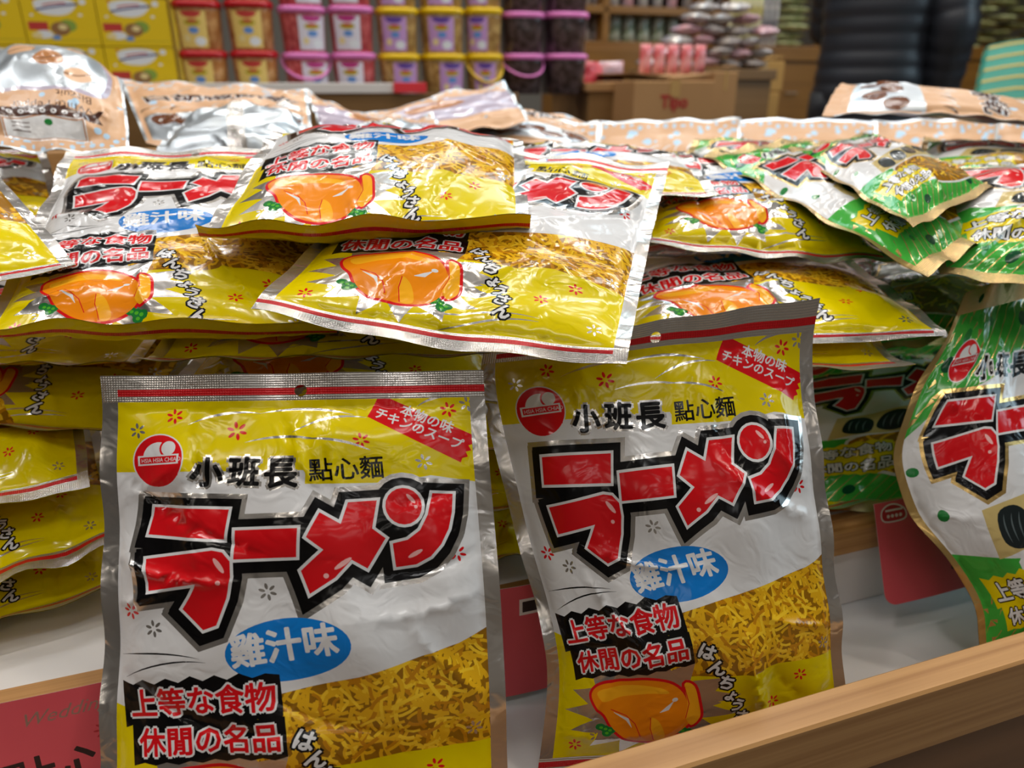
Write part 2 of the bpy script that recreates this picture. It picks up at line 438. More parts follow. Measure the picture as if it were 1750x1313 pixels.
def chicken(art, cx, cy, s, part='chicken_picture'):
    def q(*p): return A(*p)*s+np.array([cx, cy])
    body = curve(q(-34, -14, -26, -17, -14, -19, 0, -20, 14, -16, 23, -8, 27, 3, 28, 13, 22, 20, 12, 24, 0, 25, -12, 22, -22, 14, -28, 4, -34, -2, -37, -9), 4)
    wing = curve(q(24, -14, 30, -12, 33, 0, 34, 10, 29, 16, 25, 9, 26, 0), 4)
    art.add(fat(body, 1.8*s)+fat(wing, 1.8*s), 'ink_red', part)
    for (x, y) in ((-27, 14), (27, 21)):
        art.add([ell(cx+(x+dx)*s, cy+(y+dy)*s, 3.4*s, 2.6*s, 10) for dx, dy in ((0, 0), (3.5, 1), (-3.5, -1.5), (1, 3))], 'ink_leaf', part)
        art.add([ell(cx+(x+dx)*s, cy+(y+dy)*s, 1.3*s, 1*s, 8) for dx, dy in ((0, 0), (3, 1), (-3, -1), (1, 3))], 'ink_green', part)
    art.add(body, 'ink_orange', part); art.add(wing, 'ink_amber', part)
    art.add(curve(q(-33, -11, -22, -15, -6, -17, 8, -14, 14, -9, 0, -11, -16, -9, -28, -5), 4), 'ink_amber', part)
    art.add(curve(q(2, 6, 8, 10, 12, 22, 6, 24, 2, 16), 4), 'ink_amber', part)
    art.add(stroke(q(-24, 0, -14, 4, -8, 10, -4, 20), .6*s), 'ink_red', part); art.add(stroke(q(2, 6, 2, 14, 5, 24), .6*s), 'ink_red', part); art.add(stroke(q(25, 10, 27, 0, 24, -12), .6*s), 'ink_red', part)
    art.add(stroke(q(-22, 2, -13, 7, -10, 13), 2.2*s, True), 'ink_white', part); art.add(stroke(q(8, 3, 13, 1, 17, -3), 3*s, True), 'ink_white', part); art.add(ell(cx+18*s, cy-4*s, 2*s, 1.4*s, 10), 'ink_white', part)

def jag(loops, cx, cy, n, rx, ry, rng, a=0.):
    t = np.linspace(0, 2*math.pi, 2*n, endpoint=False); k = np.array([1.0 if i % 2 else rng.uniform(.62, .8) for i in range(2*n)])
    q = np.stack([rx*k*np.cos(t), ry*k*np.sin(t)], 1); return rot(q, math.degrees(a))+np.array([cx, cy])

def slogan(art, x, y, fill, edge, back, part='slogan_lettering'):
    a1 = ('上等な食物', x, y, 15.2, -6.); a2 = ('休閒の名品', x+5.5, y+18.8, 14.6, -5.5)
    bk = []
    rng = random.Random(5)
    for (s, px, py, sz, dg) in (a1, a2):
        w = sz*5.05; c = rect(px-3.2, py-sz*.98, px+w+1.5, py+sz*.28)
        top = [(px-3.5+i*(w+5)/13, py-sz*(1.02 if i % 2 else 1.12+rng.uniform(0, .1))) for i in range(14)]; bot = [(px-3.5+i*(w+5)/13, py+sz*(.30 if i % 2 else .40)) for i in range(13, -1, -1)]
        bk.append(rot(A(*[v for p in top+bot for v in p]), dg, (px, py)))
    art.add(bk, back, part)
    for off, m in ((1.45, edge), (.42, fill)):
        lp = []
        for (s, px, py, sz, dg) in (a1, a2): lp += text(s, px, py, sz, dg)
        art.type(lp, off, m, part)

def brand(art, part='brand_lettering', patch='ink_yellow', back='film_silver'):
    for off, m in ((1.9, back), (.62, 'ink_black')):
        art.type(text('小', 50.5, 61.0, 16.5, 3)+text('班', 69.5, 61.0, 16.5, 3)+text('長', 88.0, 62.5, 17, 0), off, m, part)
    if patch: art.add(Z(722, 330, 965, 332, 962, 432, 712, 434), patch, None)
    art.type(text('點心麵', 110.5, 60.0, 13.0, -2, sx=.95), .22, 'ink_black', part)

def yellow_front(hi):
    rng = random.Random(11); a = Art(200, 278)
    pb = lambda loops, m, part=None: a.add(loops, m, part)
    pb(rect(8.5, 15.5, 192, 262), 'ink_yellow')
    pb(A(8.5, 55, 108, 55, 112, 62.5, 150, 62.5, 170, 59, 192, 63, 192, 152, 150, 165, 95, 178, 40, 184, 8.5, 176), 'ink_white')
    reg = A(192, 142, 200-8, 205, 150, 203, 128, 206, 100, 206, 50, 208, 46, 196, 92, 180, 92, 168, 130, 160, 160, 152, 178, 148)
    noodles(a, reg, 430 if hi else 110, 1.8 if hi else 3.0, rng)
    # starburst under the chicken
    pb(jag(None, 70, 227, 15, 57, 35, rng), 'film_silver')
    for (p) in (A(114, 214, 150, 206, 150, 214), A(112, 224, 150, 218, 150, 236), A(118, 240, 150, 236, 150, 250)): pb(p, 'ink_yellow')
    for (x, y, c) in ((283, 212, 1), (490, 262, 1), (887, 300, 1), (1160, 203, 1), (1157, 655, 1), (155, 810, 1), (165, 258, 0), (590, 750, 0), (232, 860, 0), (1222, 185, 0), (1075, 372, 0)):
        X, Y = zz(x, y); pb(flower(X, Y, 4.6 if (x, y) != (490, 262) else 5.6), 'ink_red' if c else 'film_silver')
    for (X, Y, c) in ((165, 214, 1), (184, 196, 0), (22, 252, 1), (35, 244, 0), (180, 250, 0), (148, 232, 1)): pb(flower(X, Y, 4.6), 'ink_red' if c else 'film_silver')
    for (p0, p1, s) in (((330, 240), (560, 205), 3), ((560, 205), (860, 215), 3), ((520, 300), (760, 295), 2.5), ((700, 292), (930, 340), 3), ((670, 270), (900, 225), 4), ((1060, 190), (1180, 160), 2)):
        pb(stroke(arc(zz(*p0), zz(*p1), s), 1.5, True), 'film_silver')
    for (p0, p1, s) in (((110, 945), (380, 945), 2.2), ((130, 1010), (400, 955), 3.5)): pb(stroke(arc(zz(*p0), zz(*p1), s), .9, True), 'ink_black')
    for (p0, p1, s) in (((70, 258), (150, 250), 3), ((95, 262), (150, 252), 2)): pb(stroke(arc(p0, p1, s), 1.3, True), 'film_silver')
    # ribbon
    rb = Z(940, 147, 1243, 292, 1228, 302, 1236, 316, 1218, 322, 1226, 338, 1208, 342, 1214, 358, 1196, 362, 1190, 376, 903, 222)
    pb(rb, 'ink_red', 'ribbon_banner')
    x, y = zz(1002, 212); a.type(text('本物の味', x, y, 7.3, 24), .16, 'ink_white', 'ribbon_banner')
    x, y = zz(921, 219); a.type(text('チキンのスープ', x, y, 6.9, 24.5), .16, 'ink_white', 'ribbon_banner')
    brand(a); emblem(a, *zz(245, 355), 14.2); title(a)
    X, Y = zz(647, 915); pb(ell(X, Y, 30, 15.6, 40, -.10), 'ink_blue', 'flavor_badge')
    a.type(text('雞汁味', X-26.5, Y+7.5, 17.2, -8), .55, 'ink_white', 'flavor_badge')
    slogan(a, 17.5, 181.5, 'ink_red', 'ink_white', 'ink_black')
    chicken(a, 68, 225, 1.0)
    vt = 'はんちょうさん'; xs = [99, 104.5, 110, 114, 118, 121, 123.5]; ys = [192, 202, 212, 221, 230, 240, 250]
    for off, m in ((1.5, 'ink_black'), (.40, 'ink_white')):
        lp = []
        for ch, xx, yy in zip(vt, xs, ys): lp += text(ch, xx, yy, 10.5 if ch != 'ょ' else 9.5, 22)
        a.type(lp, off, m, 'side_lettering')
    for n, r in (('top_seal', rect(-1, -1, 201, 17)), ('bottom_seal', rect(-1, 262, 201, 279))):
        pb(A(0, 0, 200, 0, 200, 15.5, 0, 15.5) if n[0] == 't' else rect(0, 262, 200, 278), 'seal_silver', n)
    pb(rect(0, 15.5, 8.5, 262), 'film_silver', 'side_seal'); pb(rect(192, 15.5, 200, 262), 'film_silver', 'side_seal.r')
    pb(rect(8.5, 8.3, 200, 12.3), 'seal_red', 'top_seal'); pb(rect(0, 264.5, 192, 268.5), 'seal_red', 'bottom_seal')
    pb(ell(104, 10, 3.4, 3.4, 20), 'hole')
    return a

def yellow_back():
    rng = random.Random(4); a = Art(200, 278); pb = a.add
    pb(rect(8, 15.5, 192, 262), 'ink_yellow')
    pb(A(60, 90, 178, 90, 178, 210, 60, 210), 'ink_white')
    for i in range(13): pb(rect(64, 96+i*8, 150+rng.uniform(-25, 22), 97.6+i*8), 'ink_black')
    pb(rect(20, 222, 70, 252), 'ink_white'); 
    for i in range(14): pb(rect(24+i*3, 226, 25+i*3+rng.uniform(0, 1), 246), 'ink_black')
    for (X, Y, c) in ((30, 60, 1), (90, 40, 0), (150, 55, 1), (100, 232, 1), (140, 240, 0), (175, 225, 1), (30, 130, 0), (40, 180, 1)): pb(flower(X, Y, 5.5), 'ink_red' if c else 'film_silver')
    pb(stroke(arc((20, 40), (120, 30), 5), 1.6, True), 'film_silver'); pb(stroke(arc((80, 256), (170, 246), 4), 1.6, True), 'film_silver')
    pb(rect(0, 0, 200, 15.5), 'seal_silver', 'top_seal'); pb(rect(0, 262, 200, 278), 'ink_yellow', 'bottom_seal')
    pb(rect(0, 15.5, 8, 262), 'film_silver', 'side_seal'); pb(rect(192, 15.5, 200, 262), 'film_silver', 'side_seal.r')
    pb(rect(0, 8.3, 200, 12.3), 'seal_red', 'top_seal'); pb(rect(0, 264.5, 200, 268.5), 'seal_red', 'bottom_seal')
    pb(ell(104, 10, 3.4, 3.4, 20), 'hole')
    dt = text('2025 01 10', 0, 0, 7.5); a.type([np.stack([128-l[:, 0], 254+l[:, 1]], 1) for l in dt], .12, 'ink_black')
    return a

def green_front(hi):
    rng = random.Random(21); a = Art(200, 278); pb = a.add
    pb(rect(7, 17, 193, 264), 'ink_grass')
    strp = [stroke(A(x, 15, x-70, 125), 1.0) for x in range(20, 270, 11)]
    a.add(strp, 'film_gold', None, [rect(7, 17, 193, 110)]); a.add([stroke(A(x, 190, x-60, 270), 1.0) for x in range(20, 260, 11)], 'film_gold', None, [rect(7, 200, 193, 264)])
    pb(A(7, 95, 30, 72, 70, 62, 130, 58, 193, 66, 193, 165, 120, 178, 60, 184, 7, 176), 'ink_white')
    for (x, y, r) in ((28, 33, 4), (60, 26, 3), (18, 50, 5), (100, 28, 4.5), (140, 36, 6), (172, 26, 4), (24, 92, 3), (180, 50, 5), (12, 118, 3.4), (20, 150, 3.6), (22, 214, 4), (60, 252, 5), (110, 240, 4), (160, 250, 6), (178, 214, 4), (36, 244, 3)):
        pb(ell(x, y, r, r*1.25, 12, rng.uniform(0, 3)), 'ink_leaf' if r < 4.2 else 'ink_darkgreen')
    reg = curve(A(58, 188, 100, 176, 160, 174, 193-2, 182, 191, 236, 150, 246, 108, 240, 70, 214), 4)
    pb(fat(reg, 3), 'ink_white'); noodles(a, reg, 260 if hi else 70, 1.8 if hi else 3, rng)
    pb(A(48, 150, 178, 128, 186, 164, 40, 182), 'ink_mat', 'seaweed_picture')
    for i in range(4):
        o = np.array([52+i*30, 164-i*5.5]); pb(curve(A(0, 8, 6, -10, 20, -14, 28, -6, 24, 10, 12, 14)+o, 4), 'ink_nori', 'seaweed_picture')
        for k in range(3): pb(stroke(arc(o+np.array([6+k*6, 9]), o+np.array([10+k*6, -9]), 1.5), 1.3, True), 'ink_nori_light', 'seaweed_picture')
    brand(a, patch=None, back='ink_white'); emblem(a, *zz(245, 355), 12.8); title(a, 'film_gold')
    slogan(a, 20, 212, 'ink_white', 'ink_black', 'ink_yellow')
    for n, r in (('top_seal', rect(0, 0, 200, 17)), ('bottom_seal', rect(0, 264, 200, 278))): pb(r, 'seal_gold', n)
    pb(rect(0, 17, 7, 264), 'film_gold', 'side_seal'); pb(rect(193, 17, 200, 264), 'film_gold', 'side_seal.r')
    pb(ell(30, 9, 3.0, 3.0, 14), 'ink_darkgreen', 'top_seal'); pb(ell(150, 10, 3, 3, 14), 'ink_darkgreen', 'top_seal')
    return a
def green_back():
    a = Art(200, 278); pb = a.add
    pb(rect(7, 17, 193, 264), 'ink_grass'); pb([stroke(A(x, 15, x-170, 270), 1.2) for x in range(20, 370, 14)], 'ink_darkgreen', None, [rect(7, 17, 193, 264)])
    for i in range(14): pb(ell(20+(i*53) % 160, 30+(i*37) % 220, 4+(i % 3), 5, 12), 'ink_darkgreen')
    pb(rect(0, 0, 200, 17), 'seal_gold', 'top_seal'); pb(rect(0, 264, 200, 278), 'seal_gold', 'bottom_seal')
    pb(rect(0, 17, 7, 264), 'film_gold', 'side_seal'); pb(rect(193, 17, 200, 264), 'film_gold', 'side_seal.r')
    return a
def tan_front(kind):
    rng = random.Random(31+len(kind)); a = Art(190, 270); pb = a.add
    pb(rect(2, 2, 188, 268), 'ink_tan')
    for i in range(34): 
        x, y = rng.uniform(6, 184), (rng.uniform(4, 34) if i < 22 else rng.uniform(20, 250)); r = rng.uniform(1.6, 5.5); pb(ell(x, y, r, r, 12), 'ink_bagblue')
    if kind == 'emblem':
        w = curve(A(28, 98, 60, 90, 130, 90, 162, 98, 170, 150, 150, 190, 95, 200, 40, 190, 20, 150), 4); pb(fat(w, 6), 'ink_lilac'); pb(w, 'film_blueback', 'window_picture')
        for k in range(9):
            x, y = 40+(k*37) % 110, 112+(k*23) % 70; pb(curve(A(0, 0, 20, -6, 34, 4, 28, 18, 8, 20)+np.array([x, y]), 4), 'ink_biscuit' if k % 2 else 'ink_tan', 'window_picture', [w]); pb(stroke(arc((x, y+16), (x+34, y+6), 3), 2.0), 'ink_biscuit_dark', 'window_picture', [w])
        pb(text('White Pepper', 40, 66, 16, 0, .01), 'ink_brown', 'brand_lettering'); pb(text('Biscuit', 40, 82, 15, 0, .01), 'ink_brown', 'brand_lettering')
        pb(fat(A(50, 20, 140, 20, 140, 38, 95, 46, 50, 38), 3), 'ink_white', 'emblem'); pb(fat(A(50, 20, 140, 20, 140, 38, 95, 46, 50, 38), 1.6), 'ink_biscuit', 'emblem'); pb(A(50, 20, 140, 20, 140, 38, 95, 46, 50, 38), 'ink_white', 'emblem')
        for k in range(3): pb(rect(112, 26+k*5, 132, 27.2+k*5), 'ink_brown', 'emblem')
        pb(stroke(arc((38, 46), (152, 46), -7, 13), 14), 'ink_brown', 'emblem')
        pb([A(28, 38, 42, 40, 42, 54, 26, 56, 33, 47), A(162, 38, 148, 40, 148, 54, 164, 56, 157, 47)], 'ink_brown', 'emblem')
        for k in range(7): pb(ell(58+k*12.5, 49.5+3*math.sin(k*.5), 3.6, 3.2, 8), 'ink_white', 'emblem'); pb(ell(58+k*12.5, 49.5+3*math.sin(k*.5), 1.6, 1.2, 8), 'ink_brown', 'emblem')
        pb(ell(90, 38, 5, 4, 12), 'ink_leaf', 'emblem')
    elif kind == 'lettered':
        pb(A(9, 176, 181, 168, 181, 246, 9, 250), 'film_blueback', 'window_picture')
        for k in range(6): pb(curve(A(0, 0, 20, -6, 34, 4, 28, 18, 8, 20)+np.array([16+k*26, 186+(k*17) % 40]), 4), 'ink_biscuit_dark', 'window_picture')
        for k in range(5):
            o = np.array([14+k*33, 112.-k*3]); 
            for off, m in ((2., 'ink_white'), (.7, 'ink_brown')): a.type(text('白胡椒餅乾'[k], o[0], o[1]+8, 34, -6), off, m, 'brand_lettering')
        for k in range(16): pb(stroke(arc((10+k*11, 56+rng.uniform(-8, 8)), (24+k*11, 40+rng.uniform(-12, 12)), 3), 3.2, True), 'ink_white'); pb(stroke(arc((8+k*11, 150+rng.uniform(-6, 6)), (20+k*11, 138+rng.uniform(-8, 8)), 3), 3.2, True), 'ink_white' if k % 3 else 'ink_brown')
    else:
        pb(A(2, 70, 188, 60, 188, 190, 2, 200), 'ink_lilac')
        for k in range(12): pb(stroke(arc((8+k*15, 52+rng.uniform(-5, 5)), (20+k*15, 42+rng.uniform(-6, 6)), 3), 2.4, True), 'ink_white')
        pb(curve(A(60, 80, 110, 74, 130, 100, 100, 120, 66, 112), 4), 'ink_biscuit')
    pb([rect(0, 0, 190, 2.2), rect(0, 267.8, 190, 270)], 'film_blueback', 'top_seal' if False else None)
    a.add(rect(0, 0, 190, 14), 'ink_tan', 'top_seal', [rect(3.4, 3.4, 186.6, 14)])
    for i in range(16): a.add(ell(8+i*11.5, rng.uniform(4, 12), rng.uniform(1.5, 4), rng.uniform(1.5, 4), 10), 'ink_bagblue', 'top_seal')
    pb([rect(0, 2.2, 3.4, 267.8)], 'film_blueback', 'side_seal'); pb([rect(186.6, 2.2, 190, 267.8)], 'film_blueback', 'side_seal.r'); pb(rect(0, 258, 190, 270), 'ink_tan', 'bottom_seal'); pb(rect(0, 0, 190, 3.2), 'film_blueback', 'top_seal')
    return a
def tan_back():
    a = Art(190, 270); pb = a.add
    pb(rect(84, 14, 106, 258), 'seal_silver', 'back_seam')
    pb(rect(0, 0, 190, 12), 'seal_silver', 'top_seal'); pb(rect(0, 258, 190, 270), 'seal_silver', 'bottom_seal')
    return a
# ------------------------------------------------------------------ soft bags
def herm(t, k, Y):
    """k: knots (m), Y: (m, N, 3) -> (N, 3) at t (N)"""
    m = len(k)
    if m == 2:
        a = ((t-k[0])/(k[1]-k[0]))[:, None]; return Y[0]*(1-a)+Y[1]*a
    D = np.empty_like(Y)
    for i in range(m):
        if i == 0: D[i] = (Y[1]-Y[0])/(k[1]-k[0])
        elif i == m-1: D[i] = (Y[-1]-Y[-2])/(k[-1]-k[-2])
        else:
            h0, h1 = k[i]-k[i-1], k[i+1]-k[i]; D[i] = ((Y[i]-Y[i-1])/h0*h1+(Y[i+1]-Y[i])/h1*h0)/(h0+h1)
    j = np.clip(np.searchsorted(k, t, 'right')-1, 0, m-2); n = np.arange(len(t))
    h = (k[j+1]-k[j])[:, None]; s = ((t-k[j]))[:, None]/h
    return (2*s**3-3*s**2+1)*Y[j, n]+(s**3-2*s**2+s)*h*D[j, n]+(-2*s**3+3*s**2)*Y[j+1, n]+(s**3-s**2)*h*D[j+1, n]
class Soft:
    def __init__(s, rows, kv=None, ku=None, size=(.2, .278), tf=.016, tb=.012, seed=1, seal=(.045, .075, .06), wr=1.0, crease=16, cs=1.0):
        s.G = np.array(rows, float); nv, nu = s.G.shape[:2]
        s.kv = np.array(kv if kv is not None else np.linspace(0, 1, nv), float); s.ku = np.array(ku if ku is not None else np.linspace(0, 1, nu), float)
        if len(s.kv) > 2 and abs(s.kv[-2]-.93) < .01 and s.kv[-3] < .8:      # keep the fold at the bottom seal local
            a = (.885-s.kv[-3])/(.93-s.kv[-3]); s.G = np.insert(s.G, len(s.kv)-2, s.G[-3]*(1-a)+s.G[-2]*a, 0); s.kv = np.insert(s.kv, len(s.kv)-2, .885)
        s.tf, s.tb, s.seal, s.wr, s.size, s.seed = tf, tb, seal, wr, size, seed
        r = random.Random(seed*7+1); s.cr = []
        for i in range(crease):
            edge = r.random()
            if edge < .30: c = (r.uniform(.1, .9), r.uniform(.06, .25)); a = math.pi/2+r.gauss(0, .35)
            elif edge < .55: c = (r.uniform(.1, .9), r.uniform(.78, .95)); a = math.pi/2+r.gauss(0, .35)
            elif edge < .72: c = (r.uniform(.05, .2), r.uniform(.15, .9)); a = r.gauss(0, .5)
            elif edge < .88: c = (r.uniform(.8, .95), r.uniform(.15, .9)); a = r.gauss(0, .5)
            else: c = (r.uniform(.2, .8), r.uniform(.2, .8)); a = r.uniform(0, math.pi)
            s.cr.append((c[0]*size[0], c[1]*size[1], a, r.uniform(.02, .055), r.uniform(.0014, .0036)*r.choice((1, 1, -.8)), r.uniform(.0018, .0046)*cs))
        s.wv = [(r.uniform(0, 6.3), r.uniform(25, 75), r.uniform(0, 6.3), r.uniform(.0003, .0009)) for _ in range(7)]
        s.rp = [(r.uniform(14, 50), r.uniform(0, 6.3), r.uniform(.0005, .0016)) for _ in range(4)]
    def mid(s, u, v):
        rows = np.stack([herm(u, s.ku, np.repeat(s.G[i][:, None, :], len(u), 1)) for i in range(len(s.kv))])
        return herm(v, s.kv, rows)
    def at(s, u, v, side):
        h = .004; du = s.mid(u+h, v)-s.mid(u-h, v); dv = s.mid(u, v+h)-s.mid(u, v-h)
        n = np.cross(dv, du); n /= np.linalg.norm(n, axis=1)[:, None]+1e-12
        sx, st, sb = s.seal
        a = np.clip(np.minimum(u-sx, 1-sx-u)/(.5-sx), 0, 1); q = np.clip((v-st)/(1-st-sb), 0, 1); b = np.clip(np.minimum(q, 1-q)*2, 0, 1)
        sh = (1-(1-a)**2.6)**.75*(1-(1-b)**3.2)**.75
        X, Y = u*s.size[0], v*s.size[1]
        w = np.zeros_like(u)
        for (cx, cy, an, L, am, sg) in s.cr:
            dx, dy = X-cx, Y-cy; al = dx*math.cos(an)+dy*math.sin(an); pe = -dx*math.sin(an)+dy*math.cos(an)+.18*al*al/L
            w += am*np.exp(-np.sqrt((pe/sg)**2+.03)+.17)*np.clip(1-(al/L)**2, 0, 1)
        for (an, fr, ph, am) in s.wv: w += am*np.sin((X*math.cos(an)+Y*math.sin(an))*fr*2+ph)
        pouch = np.clip(sh*2.2, 0, 1)
        d = s.mid(u, v)
        rip = np.zeros_like(u)
        for (fr, ph, am) in s.rp: rip += am*np.sin(X*fr*3+ph)*np.exp(-np.minimum(Y, s.size[1]-Y)/.02) + .8*am*np.sin(Y*fr*3+ph+1)*np.exp(-np.minimum(X, s.size[0]-X)/.014)
        off = rip*s.wr + (side*.00018)
        off = off + side*((s.tf if side > 0 else s.tb)*sh + s.wr*w*pouch)
        return d+n*off[:, None]
    def func(s, side, wmm, hmm):
        def f(V):
            u = np.clip(V[:, 0]/wmm, 0, 1); v = np.clip(V[:, 1]/hmm, 0, 1); h = .0025
            p = s.at(u, v, side); n = np.cross(s.at(u, v+h, side)-s.at(u, v-h, side), s.at(u+h, v, side)-s.at(u-h, v, side))*side
            n /= np.linalg.norm(n, axis=1)[:, None]+1e-12
            return p, n, V/100.0+s.seed*1.37
        return f

COMP = {}
def comp(key):
    if key not in COMP:
        b = dict(yf=lambda: (yellow_front(True), 3.8, 'film_silver', 'front_film'), yl=lambda: (yellow_front(False), 6, 'film_silver', 'front_film'), yb=lambda: (yellow_back(), 6, 'film_silver', 'back_film'),
                 gf=lambda: (green_front(True), 5, 'film_gold', 'front_film'), gl=lambda: (green_front(False), 6, 'film_gold', 'front_film'), gb=lambda: (green_back(), 6, 'film_gold', 'back_film'),
                 te=lambda: (tan_front('emblem'), 6, 'film_silver', 'front_film'), tl=lambda: (tan_front('lettered'), 6, 'film_silver', 'front_film'), tp=lambda: (tan_front('plain'), 6, 'film_silver', 'front_film'), tb=lambda: (tan_back(), 6, 'film_blueback', 'back_film'))[key]()
        COMP[key] = compile_art(*b) + ((b[0].w, b[0].h),)
    return COMP[key]
SUB = {p: 'front_film' for p in ('title_lettering', 'emblem', 'ribbon_banner', 'flavor_badge', 'slogan_lettering', 'chicken_picture', 'noodle_picture', 'brand_lettering', 'side_lettering', 'seaweed_picture', 'window_picture')}
SUB['back_seam'] = 'back_film'
PLAB = dict(title_lettering='big red katakana lettering outlined in black', emblem='printed emblem', ribbon_banner='red ribbon with white lettering', flavor_badge='blue oval with white lettering', slogan_lettering='two lines of bold lettering',
            chicken_picture='picture of a roast chicken', noodle_picture='picture of crisp golden noodles', top_seal='flat embossed top seal', seaweed_picture='picture of dark seaweed rolls on a mat')
def bag(name, front, back, rows, label, cat, group=None, kv=None, ku=None, px=True, **kw):
    G = [[P(*q) if px else np.asarray(q, float) for q in r] for r in rows]
    cf, cb = comp(front), comp(back); wmm, hmm = cf[4]
    s = Soft(G, kv, ku, (wmm/1000, hmm/1000), **kw)
    base = (s.G[-1].mean(0)+s.G[0].mean(0))/2; base[2] = min(s.G[-1][:, 2].min(), s.G[0][:, 2].min())
    t = thing(name, base, label, cat, group)
    made = emit(cf[:4], s.func(1, wmm, hmm), t, base, flip=True, tree=SUB)
    back_m = emit(cb[:4], s.func(-1, wmm, hmm), t, base, flip=False, tree=SUB)
    # both layers of a seal are welded together: one part
    for p in list(back_m):
        if p in made and p != 'emblem':
            made[p] = join(made[p], back_m[p])
    for k, o in made.items():
        if k in PLAB: o['label'] = PLAB[k]
    return t
def join(a, b):
    ma, mb = a.data, b.data; names = [m.name for m in ma.materials]; mp = {}
    for i, m in enumerate(mb.materials):
        if m.name not in names: ma.materials.append(m); names.append(m.name)
        mp[i] = names.index(m.name)
    def grab(me):
        co = np.empty(3*len(me.vertices), np.float32); me.vertices.foreach_get('co', co); li = np.empty(len(me.loops), np.int32); me.loops.foreach_get('vertex_index', li)
        mi = np.empty(len(me.polygons), np.int32); me.polygons.foreach_get('material_index', mi)
        uv = np.zeros(2*len(me.loops), np.float32); me.uv_layers['uv'].data.foreach_get('uv', uv)
        nn = np.empty(3*len(me.loops), np.float32); me.corner_normals.foreach_get('vector', nn)
        return co.reshape(-1, 3), li.reshape(-1, 3), mi, uv, nn.reshape(-1, 3)
    A_, B_ = grab(ma), grab(mb)
    V = np.concatenate([A_[0], B_[0]]); Fc = np.concatenate([A_[1], B_[1]+len(A_[0])]); mi = np.concatenate([A_[2], np.array([mp[i] for i in B_[2]], np.int32)])
    uvl = np.concatenate([A_[3], B_[3]]).reshape(-1, 2); nl = np.concatenate([A_[4], B_[4]]); vu = np.zeros((len(V), 2)); vn = np.zeros((len(V), 3)); vu[Fc.ravel()] = uvl; vn[Fc.ravel()] = nl
    nm = a.name; mats = list(ma.materials); par = a.parent
    bpy.data.objects.remove(a); bpy.data.objects.remove(b)
    return mk(nm.split('.')[0], V, Fc, mats, mi, par, True, vu, vn)

def lay(BL, BR, tilt, L=.262, twist=0., curl=0., sag=0.):
    """rows for a bag lying with its bottom edge towards the viewer"""
    a, b = P(*BL), P(*BR); x = (b-a)/np.linalg.norm(b-a); h = np.cross((0, 0, 1.), x); h /= np.linalg.norm(h)
    h = h*math.cos(math.radians(twist))+x*math.sin(math.radians(twist)); h = h-x*h.dot(x)*(.0)
    up = np.cross(x, h); up = up if up[2] > 0 else -up
    d = h*math.cos(math.radians(tilt))+up*math.sin(math.radians(tilt)); nn = np.cross(x, d); nn = nn if nn[2] > 0 else -nn
    rows = []
    for k, s in ((1.0, 0), (.55, sag), (.07, 0), (0, curl)):
        rows.append([q+d*L*k+nn*s for q in (a, (a+b)/2, b)])
    return rows, (0, .45, .93, 1.)
# ------------------------------------------------------------------ the shop
mat('floor_tile', '#6E645A', .35, noise=(2.0, '#7A7066', .2)); mat('wall_paint', '#9A9389', .8); mat('ceiling_paint', '#7A756F', .9)
mat('oak', '#B98B55', .38, wood=('#A0713E', (3., 190., 190.))); mat('oak_front', '#A8875C', .45, wood=('#8F6E48', (2.5, 260., 260.))); mat('apron_wood', '#7B5738', .5, wood=('#6E4C30', (2., 40., 40.)))
mat('white_laminate', '#D8D4D2', .35); mat('counter_wood', '#7A5A33', .5, wood=('#6F5029', (2., 30., 30.))); mat('cabinet_wood', '#8B5E22', .45, wood=('#7C511A', (2., 30., 30.)))
mat('raw_wood', '#C79A6A', .7)
def room():
    def pl(n, pts, m): tag(mk(n, pts, [(0, 1, 2, 3)], m, smooth=False), kind='structure')
    R_ = lambda s, n, z: T(s, n, z)
    pl('floor', [R_(-6, -4, 0), R_(8, -4, 0), R_(8, 7, 0), R_(-6, 7, 0)], 'floor_tile')
    pl('ceiling', [R_(-6, 7, 3.05), R_(8, 7, 3.05), R_(8, -4, 3.05), R_(-6, -4, 3.05)], 'ceiling_paint')
    pl('wall_back', [R_(-6, 7, 0), R_(8, 7, 0), R_(8, 7, 3.05), R_(-6, 7, 3.05)], 'wall_paint')
    pl('wall_left', [R_(-6, -4, 0), R_(-6, 7, 0), R_(-6, 7, 3.05), R_(-6, -4, 3.05)], 'wall_paint')
    pl('wall_right', [R_(8, 7, 0), R_(8, -4, 0), R_(8, -4, 3.05), R_(8, 7, 3.05)], 'wall_paint')
    pl('wall_front', [R_(8, -4, 0), R_(-6, -4, 0), R_(-6, -4, 3.05), R_(8, -4, 3.05)], 'wall_paint')
room()
AX = (EX, EN, EZ)
# display table: rail, trough, step and upper shelf
tbase = T(.35, .7, 0)
tab = thing('display_table', tbase, 'stepped wooden display table with a white trough and an oak front rail', 'display table')
def part(name, boxes, m, parent=tab, base=tbase, bev=.0015):
    b = MB()
    for (s0, s1, n0, n1, z0, z1) in boxes: b.box(T((s0+s1)/2, (n0+n1)/2, (z0+z1)/2), (s1-s0, n1-n0, z1-z0), AX, 0, bev)
    return b.build(name, m, parent, base)
s0, s1 = -.75, 1.5; ZE = .95
part('front_rail', [(s0, s1, .2225, .2425, ZE-.362, ZE-.3136)], 'oak'); 
part('trough_floor', [(s0, s1, .2425, .372, ZE-.395, ZE-.376)], 'white_laminate')
part('riser', [(s0, s1, .356, .371, ZE-.376, ZE-.324)], 'white_laminate')
part('step_edge', [(s0, s1, .352, .375, ZE-.324, ZE-.302)], 'oak')
part('upper_shelf', [(s0, s1, .371, 1.25, ZE-.320, ZE-.303)], 'white_laminate')
